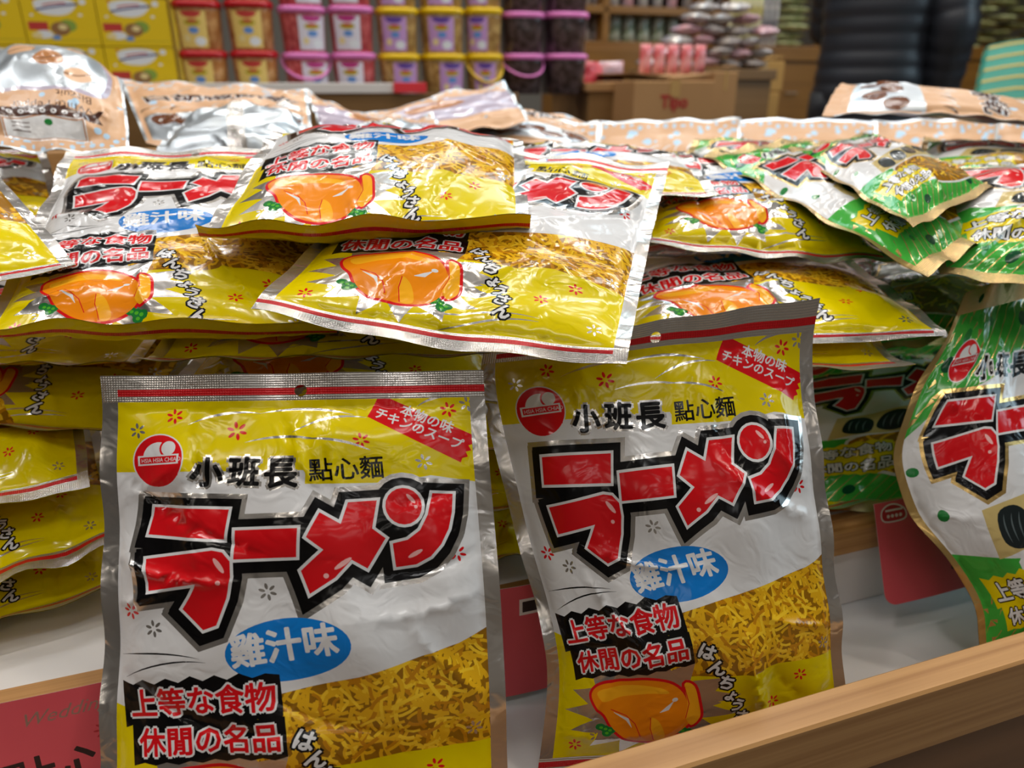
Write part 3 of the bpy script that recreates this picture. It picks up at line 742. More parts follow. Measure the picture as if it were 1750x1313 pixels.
part('back_board', [(s0, s1, 1.25, 1.27, ZE-.42, ZE-.09)], 'oak')
part('apron', [(s0+.02, s1-.02, .2285, .2420, ZE-.72, ZE-.3625)], 'apron_wood')
part('end_panel', [(s0-.02, s0, .2225, 1.27, ZE-.40, ZE-.16)], 'oak'); part('end_panel', [(s1, s1+.02, .2225, 1.27, ZE-.40, ZE-.16)], 'oak')
for a in (s0+.03, s1-.03):
    for b_ in (.27, 1.22): part('leg', [(a-.025, a+.025, b_-.025, b_+.025, 0, ZE-.40)], 'apron_wood')
# a raw chip on the rail
q = MB(); q.tube([T(.062+.008*i, .2222, ZE-.3145-.001*math.sin(i)) for i in range(8)], [.0006, .0016, .0022, .0014, .002, .0017, .0012, .0004], 6); q.build('worn_edge', mat('chip', '#D6B892', .8), tab, tbase)['label'] = 'chipped pale spot on the rail edge'

# red price cards
mat('card_red', '#DF5863', .5, noise=(14., '#D34C56', .25)); mat('card_red_dark', '#B8262E', .55); mat('card_ink', '#2A1514', .5); mat('card_silver', '#C9A9A0', .3, .8); mat('card_white', '#E6DAD6', .5)
def card(org, xa, ya, w, h, draw, label, rnd=5.):
    """org = top left corner, xa right, ya down; sizes in mm"""
    xa = xa/np.linalg.norm(xa); ya = ya-xa*ya.dot(xa); ya /= np.linalg.norm(ya); n = np.cross(ya, xa)
    a = Art(w, h)
    if draw: draw(a)
    for (cx, cy, sx, sy) in ((0, h, 1, -1), (w, h, -1, -1)):
        c = np.array([cx+sx*rnd, cy+sy*rnd]); t = np.linspace(0, math.pi/2, 7); arcp = np.stack([c[0]-sx*rnd*np.cos(t), c[1]-sy*rnd*np.sin(t)], 1)
        a.add(np.concatenate([[[cx, cy]], arcp]), 'hole')
    c = compile_art(a, 12, 'card_red', 'card')
    base = org+ya*h/1000+xa*w/2000
    t = thing('price_card', base, label, 'price card', 'red price cards on the display')
    def f(side):
        def g(V):
            u = V[:, 0]/w; bow = .002*np.sin(u*3.0)
            p = org+np.outer(V[:, 0]/1000, xa)+np.outer(V[:, 1]/1000, ya)+np.outer(bow+side*.0002, n)
            return p, np.repeat((n*side)[None], len(V), 0), V/100
        return g
    emit(c, f(1), t, base, flip=True, tree={'lettering': 'card', 'emblem': 'card'})
    V, Fc, mm, pp = c; pw, nw, uv = f(-1)(V); mk('back_face', pw, Fc, 'card_white', None, t, False, uv, None, base)
def d1(a):
    a.add(text('Wedding', 33, 15, 9.6, -3, 0, .45, sx=1.15), 'card_silver', 'lettering')
    for i in range(12):
        t = i/12*2*math.pi; a.add(ell(76+9*math.cos(t), 25+5*math.sin(t), 1.6, .6, 8, t), 'card_red_dark', 'lettering')
    a.type(text('點心麵', 21, 55, 27, -4), .35, 'card_ink', 'lettering')
p0 = on_n(-110, 1224, .345); p1 = on_n(190, 1156, .345)
card(T(p0[0], .348, ZE-.289), EX, np.array(EN*-.035-EZ*.10), 122, 66, d1, 'red card with silver script and black characters at lower left')
card(T(*(lambda q: (q[0], .349, q[1]))(on_n(838, 1010, .349))), EX, np.array(EN*-.02-EZ), 60, 85, lambda a: (a.add(fat(rect(20, 12, 32, 20), 2), 'card_white', 'emblem'), a.add(rect(20, 12, 32, 20), 'card_ink', 'emblem')), 'red card in the gap between the two standing yellow bags')
def d3(a):
    em = curve(A(6, 8, 10, 4, 16, 3, 22, 5, 26, 9, 24, 14, 8, 14), 4); a.add(fat(em, 1.2), 'card_white', 'emblem'); a.add(em, 'card_red_dark', 'emblem')
    a.add([ell(11+k*3.6, 11, 1.4, 1.4, 8) for k in range(4)]+[rect(9, 6, 24, 7.5)], 'card_white', 'emblem'); a.type(text('5', 62, 60, 20, 0), .3, 'card_ink', 'lettering'); a.add([rect(56, 32, 58, 42), rect(54, 32, 62, 33.4), rect(58, 40, 62, 41.4)], 'card_ink', 'lettering')
q0 = P(1493, 862, .535)
card(q0, EX, -EN*.42-EZ+EX*.0, 95, 76, d3, 'red card hanging forward from the step edge beside the large green bag', 10.)

# ------------------------------------------------------------------ counter with tubs and cartons behind
NS = 1.80
cb = T(-.1, NS+.3, 0)
cnt = thing('display_counter', cb, 'brown wooden counter with a white top edge behind the display, under the tubs', 'counter')
for (n, bx, m) in (('top_edge', [(-1.9, .335, NS, NS+.02, .930, .952)], 'white_laminate'), ('shelf_board', [(-1.9, .335, NS+.02, NS+.60, .865, .885)], 'white_laminate'), ('front_panel', [(-1.9, .62, NS+.004, NS+.024, .55, .930)], 'counter_wood'),
                   ('side_panel', [(.315, .335, NS+.02, NS+.60, .55, .93)], 'counter_wood'), ('base', [(-1.85, .60, NS+.06, NS+.58, 0, .55)], 'apron_wood')): part(n, bx, m, cnt, cb)
def S_(px, py=80, n=NS+.05): return on_n(px, py, n)[0]

mat('carton_yellow', '#D8B80C', .45); mat('print_pale', '#D5D9DF', .4); mat('print_green', '#7F9A3C', .5); mat('print_red', '#B4332E', .5); mat('print_blue', '#5B86C4', .5); mat('print_brown', '#8A6238', .5); mat('print_cream', '#D9C78E', .5); mat('print_navy', '#3A3F78', .5); mat('print_magenta', '#B02878', .5); mat('print_violet', '#5A3A90', .5); mat('print_olive', '#A89A1E', .5)
def yellow_carton():
    a = Art(165, 118); pb = a.add; h = 118.
    pb(curve(A(30, 14, 70, 4, 112, 8, 122, 22, 104, 40, 76, 46, 40, 40), 4), 'print_pale', 'logo'); pb(stroke(arc((30, 34), (128, 18), 2), 5), 'print_navy', 'logo'); pb(stroke(arc((48, 22), (100, 16), 2), 3.5), 'print_red', 'logo'); pb(ell(138, 12, 8, 7, 12), 'print_pale', 'logo')
    pb(ell(30, 8, 4, 3, 8), 'print_red'); pb(ell(128, 44, 5, 3.4, 8), 'print_pale'); pb(ell(20, 46, 4, 3, 8), 'print_pale')
    pb(rect(8, 62, 52, 82), 'print_red', 'picture'); pb(ell(96, 70, 20, 15, 18), 'print_green', 'picture'); pb(ell(78, 78, 22, 17, 18), 'print_brown', 'picture'); pb(ell(40, 92, 20, 10, 14), 'print_pale', 'picture'); pb(ell(66, 100, 10, 7, 12), 'print_blue', 'picture'); pb(ell(24, 94, 12, 7, 12), 'print_cream', 'picture'); pb(ell(84, 74, 10, 7, 12), 'print_cream', 'picture')
    pb(rect(4, 104, 160, 106), 'print_olive', 'picture')
    return a
CY = compile_art(yellow_carton(), 20, 'carton_yellow', 'front')
def carton(org, xa, ya, za, w, h, d):
    base = org+xa*w/2+ya*d/2
    t = thing('snack_carton', base, 'x', 'carton', 'yellow cartons stacked on the counter')
    b = MB(); c = org+xa*w/2+ya*d/2+za*h/2; b.box(c+ya*.0006, (w*.985, d, h*.985), (xa, ya, za), 0, .002); b.build('body', 'carton_yellow', t, base)
    def f(V): return org+np.outer(V[:, 0]/165*w*.985+w*.0075, xa)+np.outer(h-V[:, 1]/118*h*.98-h*.01, za)-ya*.0004, np.repeat(-ya[None], len(V), 0), V/100
    emit(CY, f, t, base, flip=True, tree={'logo': 'front', 'picture': 'front'}); return t
# stack leans a little like the photographed one; 4 columns, 3 visible rows
LAB = [['yellow carton far left in the stack, bottom row', 'yellow carton far left in the stack, middle row', 'yellow carton far left in the stack, top row'], ['yellow carton second column of the stack, bottom row', 'yellow carton second column of the stack, middle row', 'yellow carton second column of the stack, top row'],
       ['yellow carton right column of the stack beside the red-lidded tubs, bottom row', 'yellow carton right column of the stack beside the red-lidded tubs, middle row', 'yellow carton right column of the stack beside the red-lidded tubs, top row']]
sx_r = on_n(298, 90, NS+.04)[0]; sx_m = on_n(178, 90, NS+.04)[0]; cw = sx_r-sx_m
ch = on_n(240, 0, NS+.04)[1]
hh = (on_n(240, -3, NS+.04)[1]-on_n(240, 80, NS+.04)[1])
z0 = on_n(240, 80, NS+.04)[1]-hh
proto = None
for ci in range(3):
    for ri in range(3):
        org = T(sx_r-cw*(3-ci), NS+.04, z0+hh*ri)
        if proto is None: proto = carton(org, EX, EN, EZ, cw, hh, .2); proto['label'] = LAB[0][0]; o0 = proto.location.copy()
        else: copy_tree(proto, org+EX*cw/2+EN*.1, label=LAB[ci][ri])

# tubs of nuts
for k, c1, c2, m_ in (('peanut', '#B4763E', '#D3A066', 0), ('pink', '#B8464A', '#D4686A', 0), ('gold', '#A8824A', '#CDAA6A', 0), ('dark', '#33282A', '#54464A', 0)): mat('nuts_'+k, c1, .32, noise=(85., c2, .12, 'cells'), coat=.5)
mat('lid_red', '#B3141E', .3); mat('lid_pink', '#DC7CC0', .3); mat('lid_yellow', '#E2BC08', .3)
mat('lab_yellow', '#D8BC6A', .45); mat('lab_pale', '#D0CBD8', .45); mat('lab_lilac', '#B68CC2', .45)
def tub_label(kind):
    a = Art(70, 95); bg = dict(peanut='lab_yellow', pink='lab_pale', gold='lab_lilac', dark='lab_lilac')[kind]; top = dict(peanut='print_red', pink='print_magenta', gold='print_violet', dark='print_violet')[kind]
    a.add(rect(0, 0, 70, 95), bg); a.add(curve(A(12, 2, 58, 2, 52, 14, 35, 18, 18, 14), 4), top); a.add(ell(35, 30, 20, 9, 16), 'print_olive'); a.add(ell(35, 26, 13, 4, 12), 'print_red'); a.add(ell(36, 50, 13, 9, 14), 'print_blue'); a.add(ell(50, 78, 15, 12, 14), 'print_pale'); a.add(ell(18, 70, 8, 10, 10), 'print_cream')
    return compile_art(a, 9, bg, 'label_sticker')
def sq(r, k=24, p=3.2):
    o = []
    for t in np.linspace(0, 2*math.pi, k, endpoint=False):
        c, s = math.cos(t), math.sin(t); q = (abs(c)**p+abs(s)**p)**(-1/p); o.append((r*q*c, r*q*s))
    return o
def tub(kind, lid, R, H, lab_deg, handle):
    t = thing('nut_tub', (0, 0, 0), 'x', 'tub', 'tubs of sugared nuts on the counter')
    def ring(r, z, k=28): return [(x, y, z) for x, y in sq(r, k)]
    b = MB(); b.sweep([ring(R*.80, 0), ring(R*.86, .004), ring(R*.93, H*.80), ring(R*.95, H*.86)]); b.build('tub_body', 'nuts_'+kind, t, (0, 0, 0), True)
    l = MB(); l.sweep([ring(R*.97, H*.86), ring(R*1.0, H*.87), ring(R*1.0, H*.965), ring(R*.95, H)]); l.build('lid', 'lid_'+lid, t, (0, 0, 0), True)
    c = TL[kind]; w = R*1.15
    def f(V):
        a = -math.pi/2+math.radians(lab_deg)+(V[:, 0]-35)/70*w/R; z = H*.80-V[:, 1]/95*H*.74
        q = (np.abs(np.cos(a))**3.2+np.abs(np.sin(a))**3.2)**(-1/3.2); r = (R*(.86+.07*z/(H*.8))+.0012)*q
        n = np.stack([np.cos(a), np.sin(a), 0*a], 1); return np.stack([r*np.cos(a), r*np.sin(a), z], 1), n, V/100
    emit(c, f, t, (0, 0, 0), flip=True)
    if handle:
        h = MB(); h.tube([(R*1.02*math.cos(t_), -R*1.02*abs(math.sin(t_))*1.0-.004, H*.86-abs(math.sin(t_))*H*handle) for t_ in np.linspace(math.pi, 0, 15)], .0032, 7); h.build('handle', 'lid_'+lid, t, (0, 0, 0), True)
    return t
TL = {k: tub_label(k) for k in ('peanut', 'pink', 'gold', 'dark')}
cols = [('peanut', 'red', 299, 386, -14, 0, 'red-lidded tub of peanuts, left column'), ('peanut', 'red', 387, 473, -8, 0, 'red-lidded tub of peanuts, right column'), ('pink', 'pink', 477, 561, 18, .45, 'pink-lidded tub of pink nuts, left column'), ('pink', 'pink', 562, 641, -16, 0, 'pink-lidded tub of pink nuts, right column'),
        ('gold', 'yellow', 643, 716, -16, 0, 'yellow-lidded tub of golden nuts, left column'), ('gold', 'yellow', 718, 794, -12, 0, 'yellow-lidded tub of golden nuts, middle column'), ('gold', 'yellow', 795, 857, -34, .5, 'yellow-lidded tub of golden nuts, right column'), ('dark', 'pink', 858, 929, 120, .42, 'pink-lidded tub of dark nuts, left column'), ('dark', 'pink', 930, 1004, 150, 0, 'pink-lidded tub of dark nuts, right column')]
for (kind, lid, x0, x1, ld, hd, lab) in cols:
    a, b_ = S_(x0, 60, NS+.07), S_(x1, 60, NS+.07); R = (b_-a)/2*.985; n = NS+.03+R
    py_l = 92 if lid == 'red' else (95 if x0 < 600 else 97); ztop = on_n((x0+x1)/2, py_l-5, NS+.04)[1]; zt2 = on_n((x0+x1)/2, (8 if lid == 'red' else 17 if x0 < 640 else 20 if x0 < 800 else 27)-7, NS+.04)[1]; Hh = zt2-ztop
    for lvl, nm in enumerate(('bottom', 'middle', 'top')):
        p = tub(kind, lid, R, Hh, ld if lvl != 0 else ld+(25 if kind == 'gold' else 0), hd if lvl == 0 else 0); p.location = tuple(T((a+b_)/2, n, ztop-Hh+lvl*Hh)); p.rotation_euler = (0, 0, YAW); p['label'] = '%s, %s row of the stack' % (lab, nm)
# small red tag on the white edge
zr = on_n(700, 143, NS)[1]; a_, b_ = on_n(672, 143, NS)[0], on_n(728, 143, NS)[0]
q = MB(); q.box(T((a_+b_)/2, NS-.003, .942), (b_-a_, .004, .022), AX, 0, .001); o = q.build('price_tag', mat('tag_red', '#D8323C', .5)); tag(o, 'small red price tag clipped to the white counter edge below the tubs', 'price tag')
# ------------------------------------------------------------------ the bags on the display
CAT = 'snack bag'
def yel(rows, label, hi=False, kv=None, group='yellow chicken noodle bags in the display', px=True, **kw):
    return bag('noodle_snack_bag', 'yf' if hi else 'yl', 'yb', rows, label, CAT, group, kv=kv, px=px, **kw)
def grn(rows, label, hi=False, kv=None, px=True, **kw):
    return bag('seaweed_noodle_bag', 'gf' if hi else 'gl', 'gb', rows, label, CAT, 'green seaweed noodle bags on the right', kv=kv, px=px, **kw)
def tanb(kind, rows, label, kv=None, px=True, **kw):
    return bag('biscuit_bag', kind, 'tb', rows, label, CAT, 'tan biscuit bags along the back of the display', kv=kv, px=px, **kw)

yel([[(175, 643, .388), (500, 638, .386), (826, 633, .388)], [(174, 700, .387), (500, 696, .385), (829, 690, .387)], [(176, 1078, .374), (512, 1076, .371), (858, 1062, .378)], [(160, 1560, .352), (510, 1520, .369), (872, 1468, .386)]],
    'yellow and white noodle bag standing upright at front left, flat top seal', True, (0, .07, .5, 1), tf=.014, tb=.010, seed=2, crease=22)
yel([[(828, 592, .436), (1110, 552, .431), (1397, 508, .440)], [(822, 628, .442), (1110, 602, .438), (1388, 574, .446)], [(868, 862, .436), (1130, 838, .430), (1412, 815, .438)], [(934, 1130, .428), (1180, 1110, .422), (1438, 1085, .441)], [(918, 1338, .424), (1180, 1312, .436), (1452, 1258, .454)]],
    'yellow and white noodle bag standing tilted behind the wooden rail, its top seal folded back', True, (0, .065, .35, .7, 1), tf=.014, tb=.010, seed=5, crease=24)
yel([[(703, 245, .59), (925, 262, .575), (1143, 284, .56)], [(585, 372, .485), (835, 405, .470), (1107, 432, .457)], [(448, 505, .405), (760, 560, .388), (1076, 592, .374)], [(430, 530, .400), (755, 595, .383), (1071, 622, .370)]],
    'yellow noodle bag lying mid-pile, its lower right corner above the two standing bags', True, (0, .5, .93, 1), tf=.016, tb=.012, seed=7)
yel([[(472, 222, .63), (685, 236, .625), (893, 240, .63)], [(428, 276, .53), (665, 282, .525), (897, 280, .53)], [(345, 402, .442), (620, 402, .437), (905, 388, .442)], [(333, 390, .427), (620, 374, .418), (908, 374, .429)]],
    'yellow noodle bag on top of the pile, lying nearly flat with a wavy front edge', True, (0, .58, .93, 1), tf=.016, tb=.024, seed=9)
yel([[(112, 258, .60), (326, 254, .60), (540, 252, .60)], [(60, 380, .515), (310, 388, .505), (565, 385, .51)], [(-40, 576, .424), (250, 572, .424), (575, 574, .42)], [(-42, 562, .410), (250, 546, .407), (575, 560, .405)]],
    'yellow noodle bag lying left of the topmost bag, its left half uncovered', True, (0, .45, .93, 1), tf=.016, tb=.022, seed=12)
yel([[(-470, 240, .60), (-270, 226, .61), (-75, 215, .62)], [(-455, 500, .43), (-170, 488, .435), (120, 440, .452)], [(-450, 520, .42), (-170, 505, .43), (132, 456, .447)]],
    'yellow noodle bag at the left edge, only its silver-edged right corner showing', False, (0, .93, 1), tf=.014, seed=15)
yel([[(-300, 262, .70), (-110, 258, .70), (78, 255, .70)], [(-310, 400, .60), (-100, 390, .60), (112, 372, .60)]],
    'yellow noodle bag at far left under the round-windowed biscuit bag', False, tf=.01, seed=16)
yel([[(800, 250, .71), (985, 251, .70), (1166, 254, .69)], [(790, 345, .56), (1010, 340, .56), (1228, 332, .56)]],
    'yellow noodle bag behind the middle bag, only its red title and ribbon showing', False, tf=.012, seed=17)
yel([[(1030, 268, .73), (1195, 270, .735), (1356, 285, .74)], [(1085, 345, .63), (1250, 350, .63), (1440, 365, .64)], [(1098, 402, .545), (1310, 425, .54), (1525, 432, .545)], [(1096, 412, .54), (1310, 440, .535), (1530, 445, .54)]],
    'yellow noodle bag lying right of the middle bag and left of the long green bag', False, (0, .5, .93, 1), tf=.026, seed=18)
yel([[(998, 395, .70), (1190, 392, .705), (1383, 390, .705)], [(1050, 572, .488), (1330, 568, .486), (1612, 560, .492)], [(1050, 590, .486), (1335, 590, .483), (1618, 575, .491)]],
    'yellow noodle bag lying behind the tilted standing bag and under the green ones', True, (0, .93, 1), tf=.018, tb=.016, seed=19)
for (BL, BR, tilt, lab, kw) in (
        ((-340, 640, .475), (212, 645, .47), 10, 'yellow noodle bag in the left stack, second layer from the top', {}),
        ((-330, 735, .47), (220, 765, .465), 14, 'yellow noodle bag in the left stack, third layer from the top', {}),
        ((-425, 975, .378), (154, 832, .445), 12, 'yellow noodle bag in the left stack with a silver corner sticking out forward', {}),
        ((-385, 1130, .372), (214, 930, .445), 8, 'yellow noodle bag in the left stack, second layer from the bottom', {}),
        ((-400, 1222, .372), (215, 1018, .447), 5, 'yellow noodle bag at the bottom of the left stack', {}),
        ((236, 640, .418), (836, 632, .415), 14, 'yellow noodle bag under the mid-pile bag, above the left standing bag', {}),
        ((262, 712, .44), (850, 715, .44), 12, 'yellow noodle bag hidden low in the pile between the two standing bags', {}),
        ((480, 800, .455), (985, 790, .462), 9, 'yellow noodle bag in the dark gap between the standing bags, above the red card', {}),
        ((500, 905, .45), (985, 890, .462), 7, 'yellow noodle bag low in the gap between the standing bags', {}),
        ((520, 990, .458), (985, 975, .472), 4, 'lowest yellow noodle bag in the gap, flat behind the small red card', {}),
        ((1075, 655, .47), (1560, 640, .48), 12, 'yellow noodle bag in the dark under the right part of the pile', {}),
        ((1110, 935, .50), (1497, 876, .552), 6, 'yellow noodle bag flat on the shelf, its corner beside the red card', {})):
    r, kv = lay(BL, BR, tilt, curl=(.010, .002, .012, .006)[int(abs(BL[0])) % 4]); yel(r, lab, False, kv, px=False, tf=.012, tb=.010, seed=int(abs(BL[0])+BL[1]), **kw)

grn([[(1652, 500, .535), (1750, 462, .575), (1840, 440, .63)], [(1605, 597, .512), (1730, 580, .545), (1850, 560, .60)], [(1526, 775, .497), (1735, 745, .515), (1930, 720, .565)], [(1556, 875, .492), (1755, 842, .505), (1950, 815, .555)], [(1662, 1022, .492), (1830, 995, .50), (2010, 965, .54)], [(1668, 1168, .489), (1855, 1112, .523), (2040, 1050, .558)]],
    'large green seaweed noodle bag standing at the right edge with a bent gold side', True, (0, .14, .37, .52, .75, 1), tf=.013, tb=.010, seed=31, crease=22)
grn([[(1196, 264, .66), (1285, 249, .727), (1366, 235, .795)], [(1588, 470, .45), (1665, 422, .517), (1730, 383, .585)]], 'long green seaweed noodle bag lying aslant next to the yellow ones, gold edge forward', False, tf=.014, seed=33)
grn([[(1345, 256, .67), (1420, 241, .737), (1488, 228, .805)], [(1560, 390, .465), (1638, 350, .533), (1705, 318, .60)]], 'green seaweed noodle bag lying aslant on top, second of the two slanting green bags', False, tf=.014, seed=34)
grn([[(1537, 278, .70), (1700, 290, .71), (1880, 300, .72)], [(1590, 350, .60), (1800, 365, .60), (1950, 375, .62)], [(1605, 470, .50), (1800, 490, .50), (2000, 520, .52)]], 'green seaweed noodle bag crumpled at the right edge above the standing green one', False, tf=.022, seed=35)
grn([[(1578, 236, .88), (1715, 248, .885), (1850, 262, .89)], [(1560, 310, .72), (1730, 320, .73), (1900, 335, .74)]], 'green seaweed noodle bag farthest back at right, its gold top under the tan bags', False, tf=.016, seed=36)
grn([[(1188, 236, .86), (1345, 246, .85), (1500, 255, .84)], [(1150, 305, .71), (1330, 310, .71), (1510, 315, .71)]], 'green seaweed noodle bag behind the slanting ones, mostly its pale gold top seal showing', False, tf=.012, seed=37)
grn([[(1330, 440, .69), (1500, 420, .72), (1670, 405, .75)], [(1450, 610, .535), (1590, 585, .55), (1740, 560, .575)]], 'green seaweed noodle bag lying in shade under the long slanting green bag', False, tf=.016, seed=38)
grn([[(1330, 600, .67), (1525, 580, .675), (1720, 565, .68)], [(1330, 880, .553), (1525, 870, .557), (1720, 850, .575)]], 'green seaweed noodle bag standing in the dark gap left of the large green one', False, tf=.012, seed=39)

tanb('te', [[(222, 262, .62), (80, 258, .61), (-60, 248, .60)], [(216, 190, .66), (80, 175, .645), (-60, 175, .64)], [(196, 128, .74), (90, 96, .74), (-25, 100, .74)], [(160, 132, .86), (70, 118, .86), (-20, 120, .86)]], 'tan pepper biscuit bag lying upside down at far left, with a see-through window', (0, .3, .7, 1), tf=.011, tb=.010, seed=41)
tanb('tl', [[(205, 136, .92), (365, 145, .90), (525, 152, .88)], [(252, 250, .72), (395, 245, .71), (535, 235, .70)]], 'tan biscuit bag lying between the upside-down one and the silver-backed one', tf=.007, seed=42)
tanb('tp', [[(510, 186, .80), (405, 182, .79), (310, 206, .78)], [(548, 262, .66), (410, 272, .65), (262, 262, .66)]], 'biscuit bag turned over, its crumpled blank silver back facing up at left', tf=.012, tb=.013, seed=43, wr=1.6, crease=14, cs=3.2)
tanb('tp', [[(522, 156, .95), (625, 196, .92), (740, 200, .92)], [(560, 250, .76), (670, 262, .75), (790, 262, .75)]], 'tan biscuit bag with one corner standing up, right of the silver-backed one', tf=.006, seed=44)
tanb('tp', [[(718, 212, .84), (660, 208, .83), (575, 214, .82)], [(780, 260, .73), (690, 268, .72), (590, 268, .72)]], 'biscuit bag lying silver back up behind the topmost yellow bag', tf=.008, tb=.010, seed=45)
tanb('tp', [[(598, 205, .98), (730, 168, 1.0), (862, 140, 1.02)], [(650, 262, .86), (780, 232, .88), (905, 205, .90)]], 'tan biscuit bag slanting upward, its dotted top edge against the brown counter', tf=.006, seed=46)
tanb('tl', [[(760, 200, 1.04), (900, 190, 1.03), (1030, 212, 1.02)], [(740, 250, .90), (880, 240, .90), (1010, 260, .90)]], 'tan biscuit bag lying crumpled behind the row of upright tan tops', tf=.010, seed=47)
for i, (a, b, y0, y1, lab) in enumerate(((780, 1024, 206, 208, 'tan biscuit bag leaning in the back row, leftmost of the dotted tops'), (1026, 1266, 208, 203, 'tan biscuit bag leaning in the back row, second dotted top from the left'),
        (1262, 1500, 203, 206, 'tan biscuit bag leaning in the back row, third dotted top from the left'), (1490, 1706, 206, 204, 'tan biscuit bag leaning in the back row, below the biscuit bag lying on top'), (1704, 1920, 208, 206, 'tan biscuit bag leaning in the back row, last at the right edge'))):
    d0 = .97+.02*i
    tanb('tp', [[(a, y0, d0), ((a+b)/2, (y0+y1)/2-1, d0), (b, y1, d0)], [(a-6, y0+52, d0-.03), ((a+b)/2, (y0+y1)/2+52, d0-.035), (b-2, y1+52, d0-.03)], [(a-30, y0+330, d0-.12), ((a+b)/2, y0+330, d0-.13), (b, y1+330, d0-.12)]], lab, (0, .16, 1), tf=.014, seed=50+i, crease=10)
tanb('tl', [[(1822, 190, .86), (1830, 210, .82), (1840, 222, .78)], [(1620, 168, .88), (1620, 176, .83), (1640, 196, .78)], [(1440, 140, .90), (1425, 158, .85), (1405, 196, .80)]], 'tan lettered biscuit bag lying on top of the back row, in front of the person', (0, .5, 1), tf=.013, tb=.012, seed=61)
# ------------------------------------------------------------------ farther back: cartons, shelves, cabinets, bags, a customer
mat('cardboard', '#A87F52', .8, noise=(6., '#9D7548', .3)); mat('cardboard_light', '#B98F4E', .8, noise=(6., '#AD8344', .3)); mat('tape', '#B08D58', .25); mat('carton_print', '#9C1B16', .7)
def cardbox(px0, px1, py0, py1, n, d, label, mark=None, m='cardboard', open_=False):
    a, z1 = on_n(px0, py0, n); b_, _ = on_n(px1, py0, n); _, z0 = on_n((px0+px1)/2, py1, n)
    c = T((a+b_)/2, n+d/2, z0); t = thing('cardboard_box', c, label, 'box', 'cardboard boxes behind the display')
    w, h = b_-a, z1-z0
    q = MB(); q.box(c+EZ*h/2, (w, d, h), AX, 0, .003); q.build('box_body', m, t, c)
    q = MB(); q.box(c+EZ*(h+.0006), (w*.12, d*.98, .0012), AX); q.box(c+EZ*h*.82-EN*(d/2+.0006), (w*.12, .0012, h*.36), AX); q.build('tape_strip', 'tape', t, c)
    for sg in (-1, 1):
        q = MB(); q.box(c+EZ*(h+.012)+EX*sg*w*.27-EN*0, (w*.44, d*.96, .003), (EX*math.cos(.10)+EZ*sg*math.sin(.10), EN, EZ), 0); q.build('flap', m, t, c)
    if mark:
        ls = text(mark[0], 0, 0, 1.0, 0, .02)
        a_ = Art(100, 100); allp = np.concatenate(ls); lo, hi = allp.min(0), allp.max(0); sc = 84/(hi[0]-lo[0]); a_.h = (hi[1]-lo[1])*sc+16
        a_.type([(l-lo)*sc+8 for l in ls], 1.8, 'carton_print', 'lettering'); cc = compile_art(a_, 10, m, 'drop')
        k = cc[3] == 'lettering'; W_ = w*mark[1]
        def f(V): return c+EZ*(h*mark[3])+np.outer((V[:, 0]-50)/100*W_+w*mark[2], EX)-np.outer((V[:, 1]-a_.h/2)/100*W_, EZ)-EN*(d/2+.0012), np.repeat(-EN[None], len(V), 0), V/100
        emit((cc[0], cc[1][k], cc[2][k], cc[3][k]), f, t, c, flip=True)
    return t
N1 = NS+.02
cardbox(1085, 1222, 138, 215, 1.72, .25, 'brown cardboard carton with red lettering in the middle distance', ('Tipo', .40, 0., .50))
cardbox(1222, 1262, 122, 210, 1.80, .25, 'narrow cardboard carton right of the red-lettered one', None, 'cardboard')
cardbox(1275, 1342, 104, 156, 2.25, .3, 'upper of two small stacked cartons right of the red-lettered one', ('口品', .45, .0, .55), 'cardboard_light')
cardbox(1268, 1332, 158, 225, 2.25, .3, 'lower of two small stacked cartons right of the red-lettered one', ('口品', .45, .0, .55), 'cardboard_light')

def stand(px0, px1, py, n, d, label):
    a, z = on_n(px0, py, n); b_, _ = on_n(px1, py, n); c = T((a+b_)/2, n+d/2, 0); t = thing('low_stand', c, label, 'stand')
    part('stand_top', [(a, b_, n+.005, n+d-.005, z-.025, z-.001)], 'counter_wood', t, c); part('stand_body', [(a+.01, b_-.01, n+.015, n+d-.015, 0, z-.025)], 'apron_wood', t, c)
stand(1268, 1332, 225, 2.25, .3, 'low brown stand carrying the two small stacked cartons')
mat('pack_pink', '#D04A58', .35, noise=(25., '#E6A0A0', .15), coat=.4); mat('pack_white', '#B9B8A8', .3, noise=(28., '#5E6F48', .16), coat=.5); mat('pack_green', '#808C52', .3, noise=(26., '#C2BC98', .22), coat=.5); mat('pack_olive', '#66743A', .3, noise=(22., '#A39A72', .22), coat=.5); mat('pack_mixed', '#C8BDB4', .3, noise=(24., '#54525E', .2), coat=.5); mat('pack_rose', '#D79A9C', .3, noise=(24., '#8E8290', .2), coat=.5); mat('pack_crimson', '#B0142C', .4, noise=(24., '#D8505C', .15), coat=.4); mat('pack_gold', '#C9B45A', .3, noise=(30., '#DAD2B0', .2), coat=.5)
def pillow(m, w, h, t, seed, nu=9, nv=11):
    r = random.Random(seed); V, Fc = [], []
    for sd in (1, -1):
        k = len(V)
        for j in range(nv):
            for i in range(nu):
                u, v = i/(nu-1)*2-1, j/(nv-1)*2-1; s = (1-abs(u)**3)**.6*(1-abs(v)**3.5)**.6
                V.append((u*w/2*(1-.05*(1-abs(v))), sd*(t/2*s*(1+r.uniform(-.25, .25)))+.0, v*h/2))
        for j in range(nv-1):
            for i in range(nu-1):
                q = (k+j*nu+i, k+j*nu+i+1, k+(j+1)*nu+i+1, k+(j+1)*nu+i); Fc.append(q if sd < 0 else q[::-1])
    o = mk('packet', V, Fc, m); return o
PK = {}
